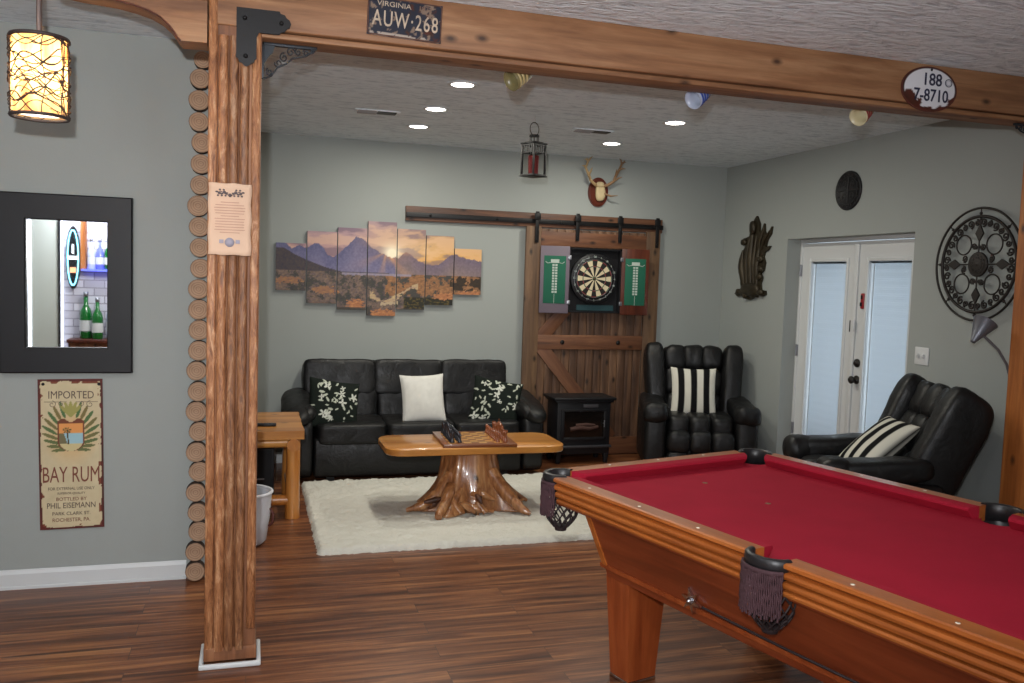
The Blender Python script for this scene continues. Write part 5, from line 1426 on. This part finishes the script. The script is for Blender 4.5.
# small round dark plaque above the doors
pq = wall_thing('round_plaque', 'small round black relief plaque on the wall above the glass doors', 'wall decoration', 5.692, 2.362)
b = MB(); b.lathe([(0, 0), (.148, 0), (.150, .008), (.146, .014), (.138, .016), (.132, .010), (0, .010)], 48, T=Matrix.Rotation(R_(90), 4, 'X')); b.build('disc', M['black'], pq)
b = MB(); b.tube([(-.10, -.013, 0), (-.03, -.016, .004), (.03, -.016, -.002), (.10, -.013, 0)], .004, 6); b.tube([(0, -.013, .10), (0, -.013, -.09)], .004, 6); b.torus((0, -.012, 0), .108, .0025, 40, 5)
for k in range(16): a = 2*PI*k/16; b.sphere((.122*math.cos(a), -.012, .122*math.sin(a)), .006, 8)
for (x, z) in ((-.04, .05), (.045, .045), (.05, -.045), (-.045, -.05)): scroll(b, x, z, .028, 1.5, 0, -.012, .003)
b.build('relief', plain('worn_black_relief', rgb(58, 57, 56), .5, metal=.3), pq)
# carved ornament in the corner
M['carv'] = plain('aged_bronze_carving', rgb(58, 50, 36), .45, metal=.45, var=.4, bmp=.5)
cg = wall_thing('carved_ornament', 'tall aged bronze carved ornament on the wall near the corner', 'wall decoration', 6.955, 1.855); cg.scale = (1.15, 1, 1.05)
ol = [(-.02, -.35), (.03, -.335), (.06, -.315), (.09, -.325), (.10, -.30), (.16, -.315), (.205, -.295), (.20, -.265), (.14, -.26), (.13, -.20), (.145, -.16), (.125, -.12), (.165, -.09), (.175, -.03), (.15, .02), (.165, .06), (.21, .075), (.235, .11), (.20, .105), (.17, .10), (.19, .16), (.235, .21), (.245, .27), (.215, .235), (.17, .20),
      (.15, .235), (.14, .30), (.115, .255), (.10, .21), (.08, .24), (.075, .30), (.05, .34), (.03, .37), (.005, .345), (-.03, .30), (-.05, .25), (-.06, .20), (-.10, .19), (-.14, .185), (-.175, .16), (-.13, .16), (-.10, .14), (-.12, .10), (-.165, .06), (-.195, 0), (-.205, -.06), (-.19, -.12), (-.155, -.16), (-.16, -.20), (-.145, -.25), (-.20, -.265), (-.235, -.30), (-.19, -.325), (-.12, -.315), (-.08, -.335)]
b = MB(); b.prism(ol, -.022, 0, capmat=0); b.build('back_plate', M['carv'], cg)
b = MB()
for (x0, z0, x1, z1, r) in ((-.10, -.22, -.14, .08, .035), (-.06, -.24, -.055, .18, .028), (-.01, -.25, .0, .30, .034), (.04, -.25, .045, .20, .024), (.08, -.25, .10, .14, .026), (.09, .05, .145, .26, .014), (.12, .08, .225, .24, .016), (-.15, -.28, .15, -.28, .035)):
    b.tube([(x0, -.02, z0), ((x0+x1)/2-.01, -.032, (z0+z1)/2), (x1, -.02, z1)], [r*.8, r, r*.3], 10)
b.puff((0, -.03, -.26), (.26, .07, .12), 2.6, 8, wr=.014); b.puff((.0, -.035, .27), (.075, .05, .12), 2.4, 8, wr=.008)
for (x, z) in ((-.16, -.28), (.15, -.28), (-.06, -.31), (.05, -.305), (.125, -.15), (.135, -.08), (.12, 0), (-.12, .15)): b.puff((x, -.03, z), (.07, .045, .055), 2.3, 6, wr=.008, seed=int(x*99))
b.build('relief', M['carv'], cg)

# ------------------------------------------------------------------ gooseneck floor lamp by the post
fp = thing('floor_lamp', 'grey metal gooseneck floor lamp between the tipped recliner and the orange post', 'floor lamp', (4.235, 3.98, 0))
b = MB(); b.lathe([(0, 0), (.125, 0), (.125, .012), (.03, .022), (.012, .04), (0, .04)], 32); b.build('base', M['nickel'], fp)
b = MB(); b.tube([(0, 0, .03), (0, 0, .6), (.0, 0, 1.04), (-.008, .0, 1.13), (-.04, -.0, 1.205), (-.11, 0, 1.290), (-.215, 0, 1.365)], [.009]*4+[.008]*3, 10); b.build('pole', plain('satin_grey_pole', rgb(128, 128, 134), .4, metal=.3), fp)
b = MB(); T = Matrix.Translation((-.255, -.0, 1.390)) @ Matrix.Rotation(R_(180+35), 4, 'Y') @ Matrix.Scale(.84, 4)
b.lathe([(.082, -.085), (.080, -.083), (.018, .075), (.016, .085), (0, .087)], 32, T=T @ Matrix.Rotation(R_(0), 4, 'X'), cap=False); b.build('lamp_shade', plain('grey_enamel_shade', rgb(112, 114, 122), .4, metal=.5), fp)
b = MB(); b.T = T; b.sphere((0, 0, -.03), .026, 12); b.build('bulb', M['white'], fp)
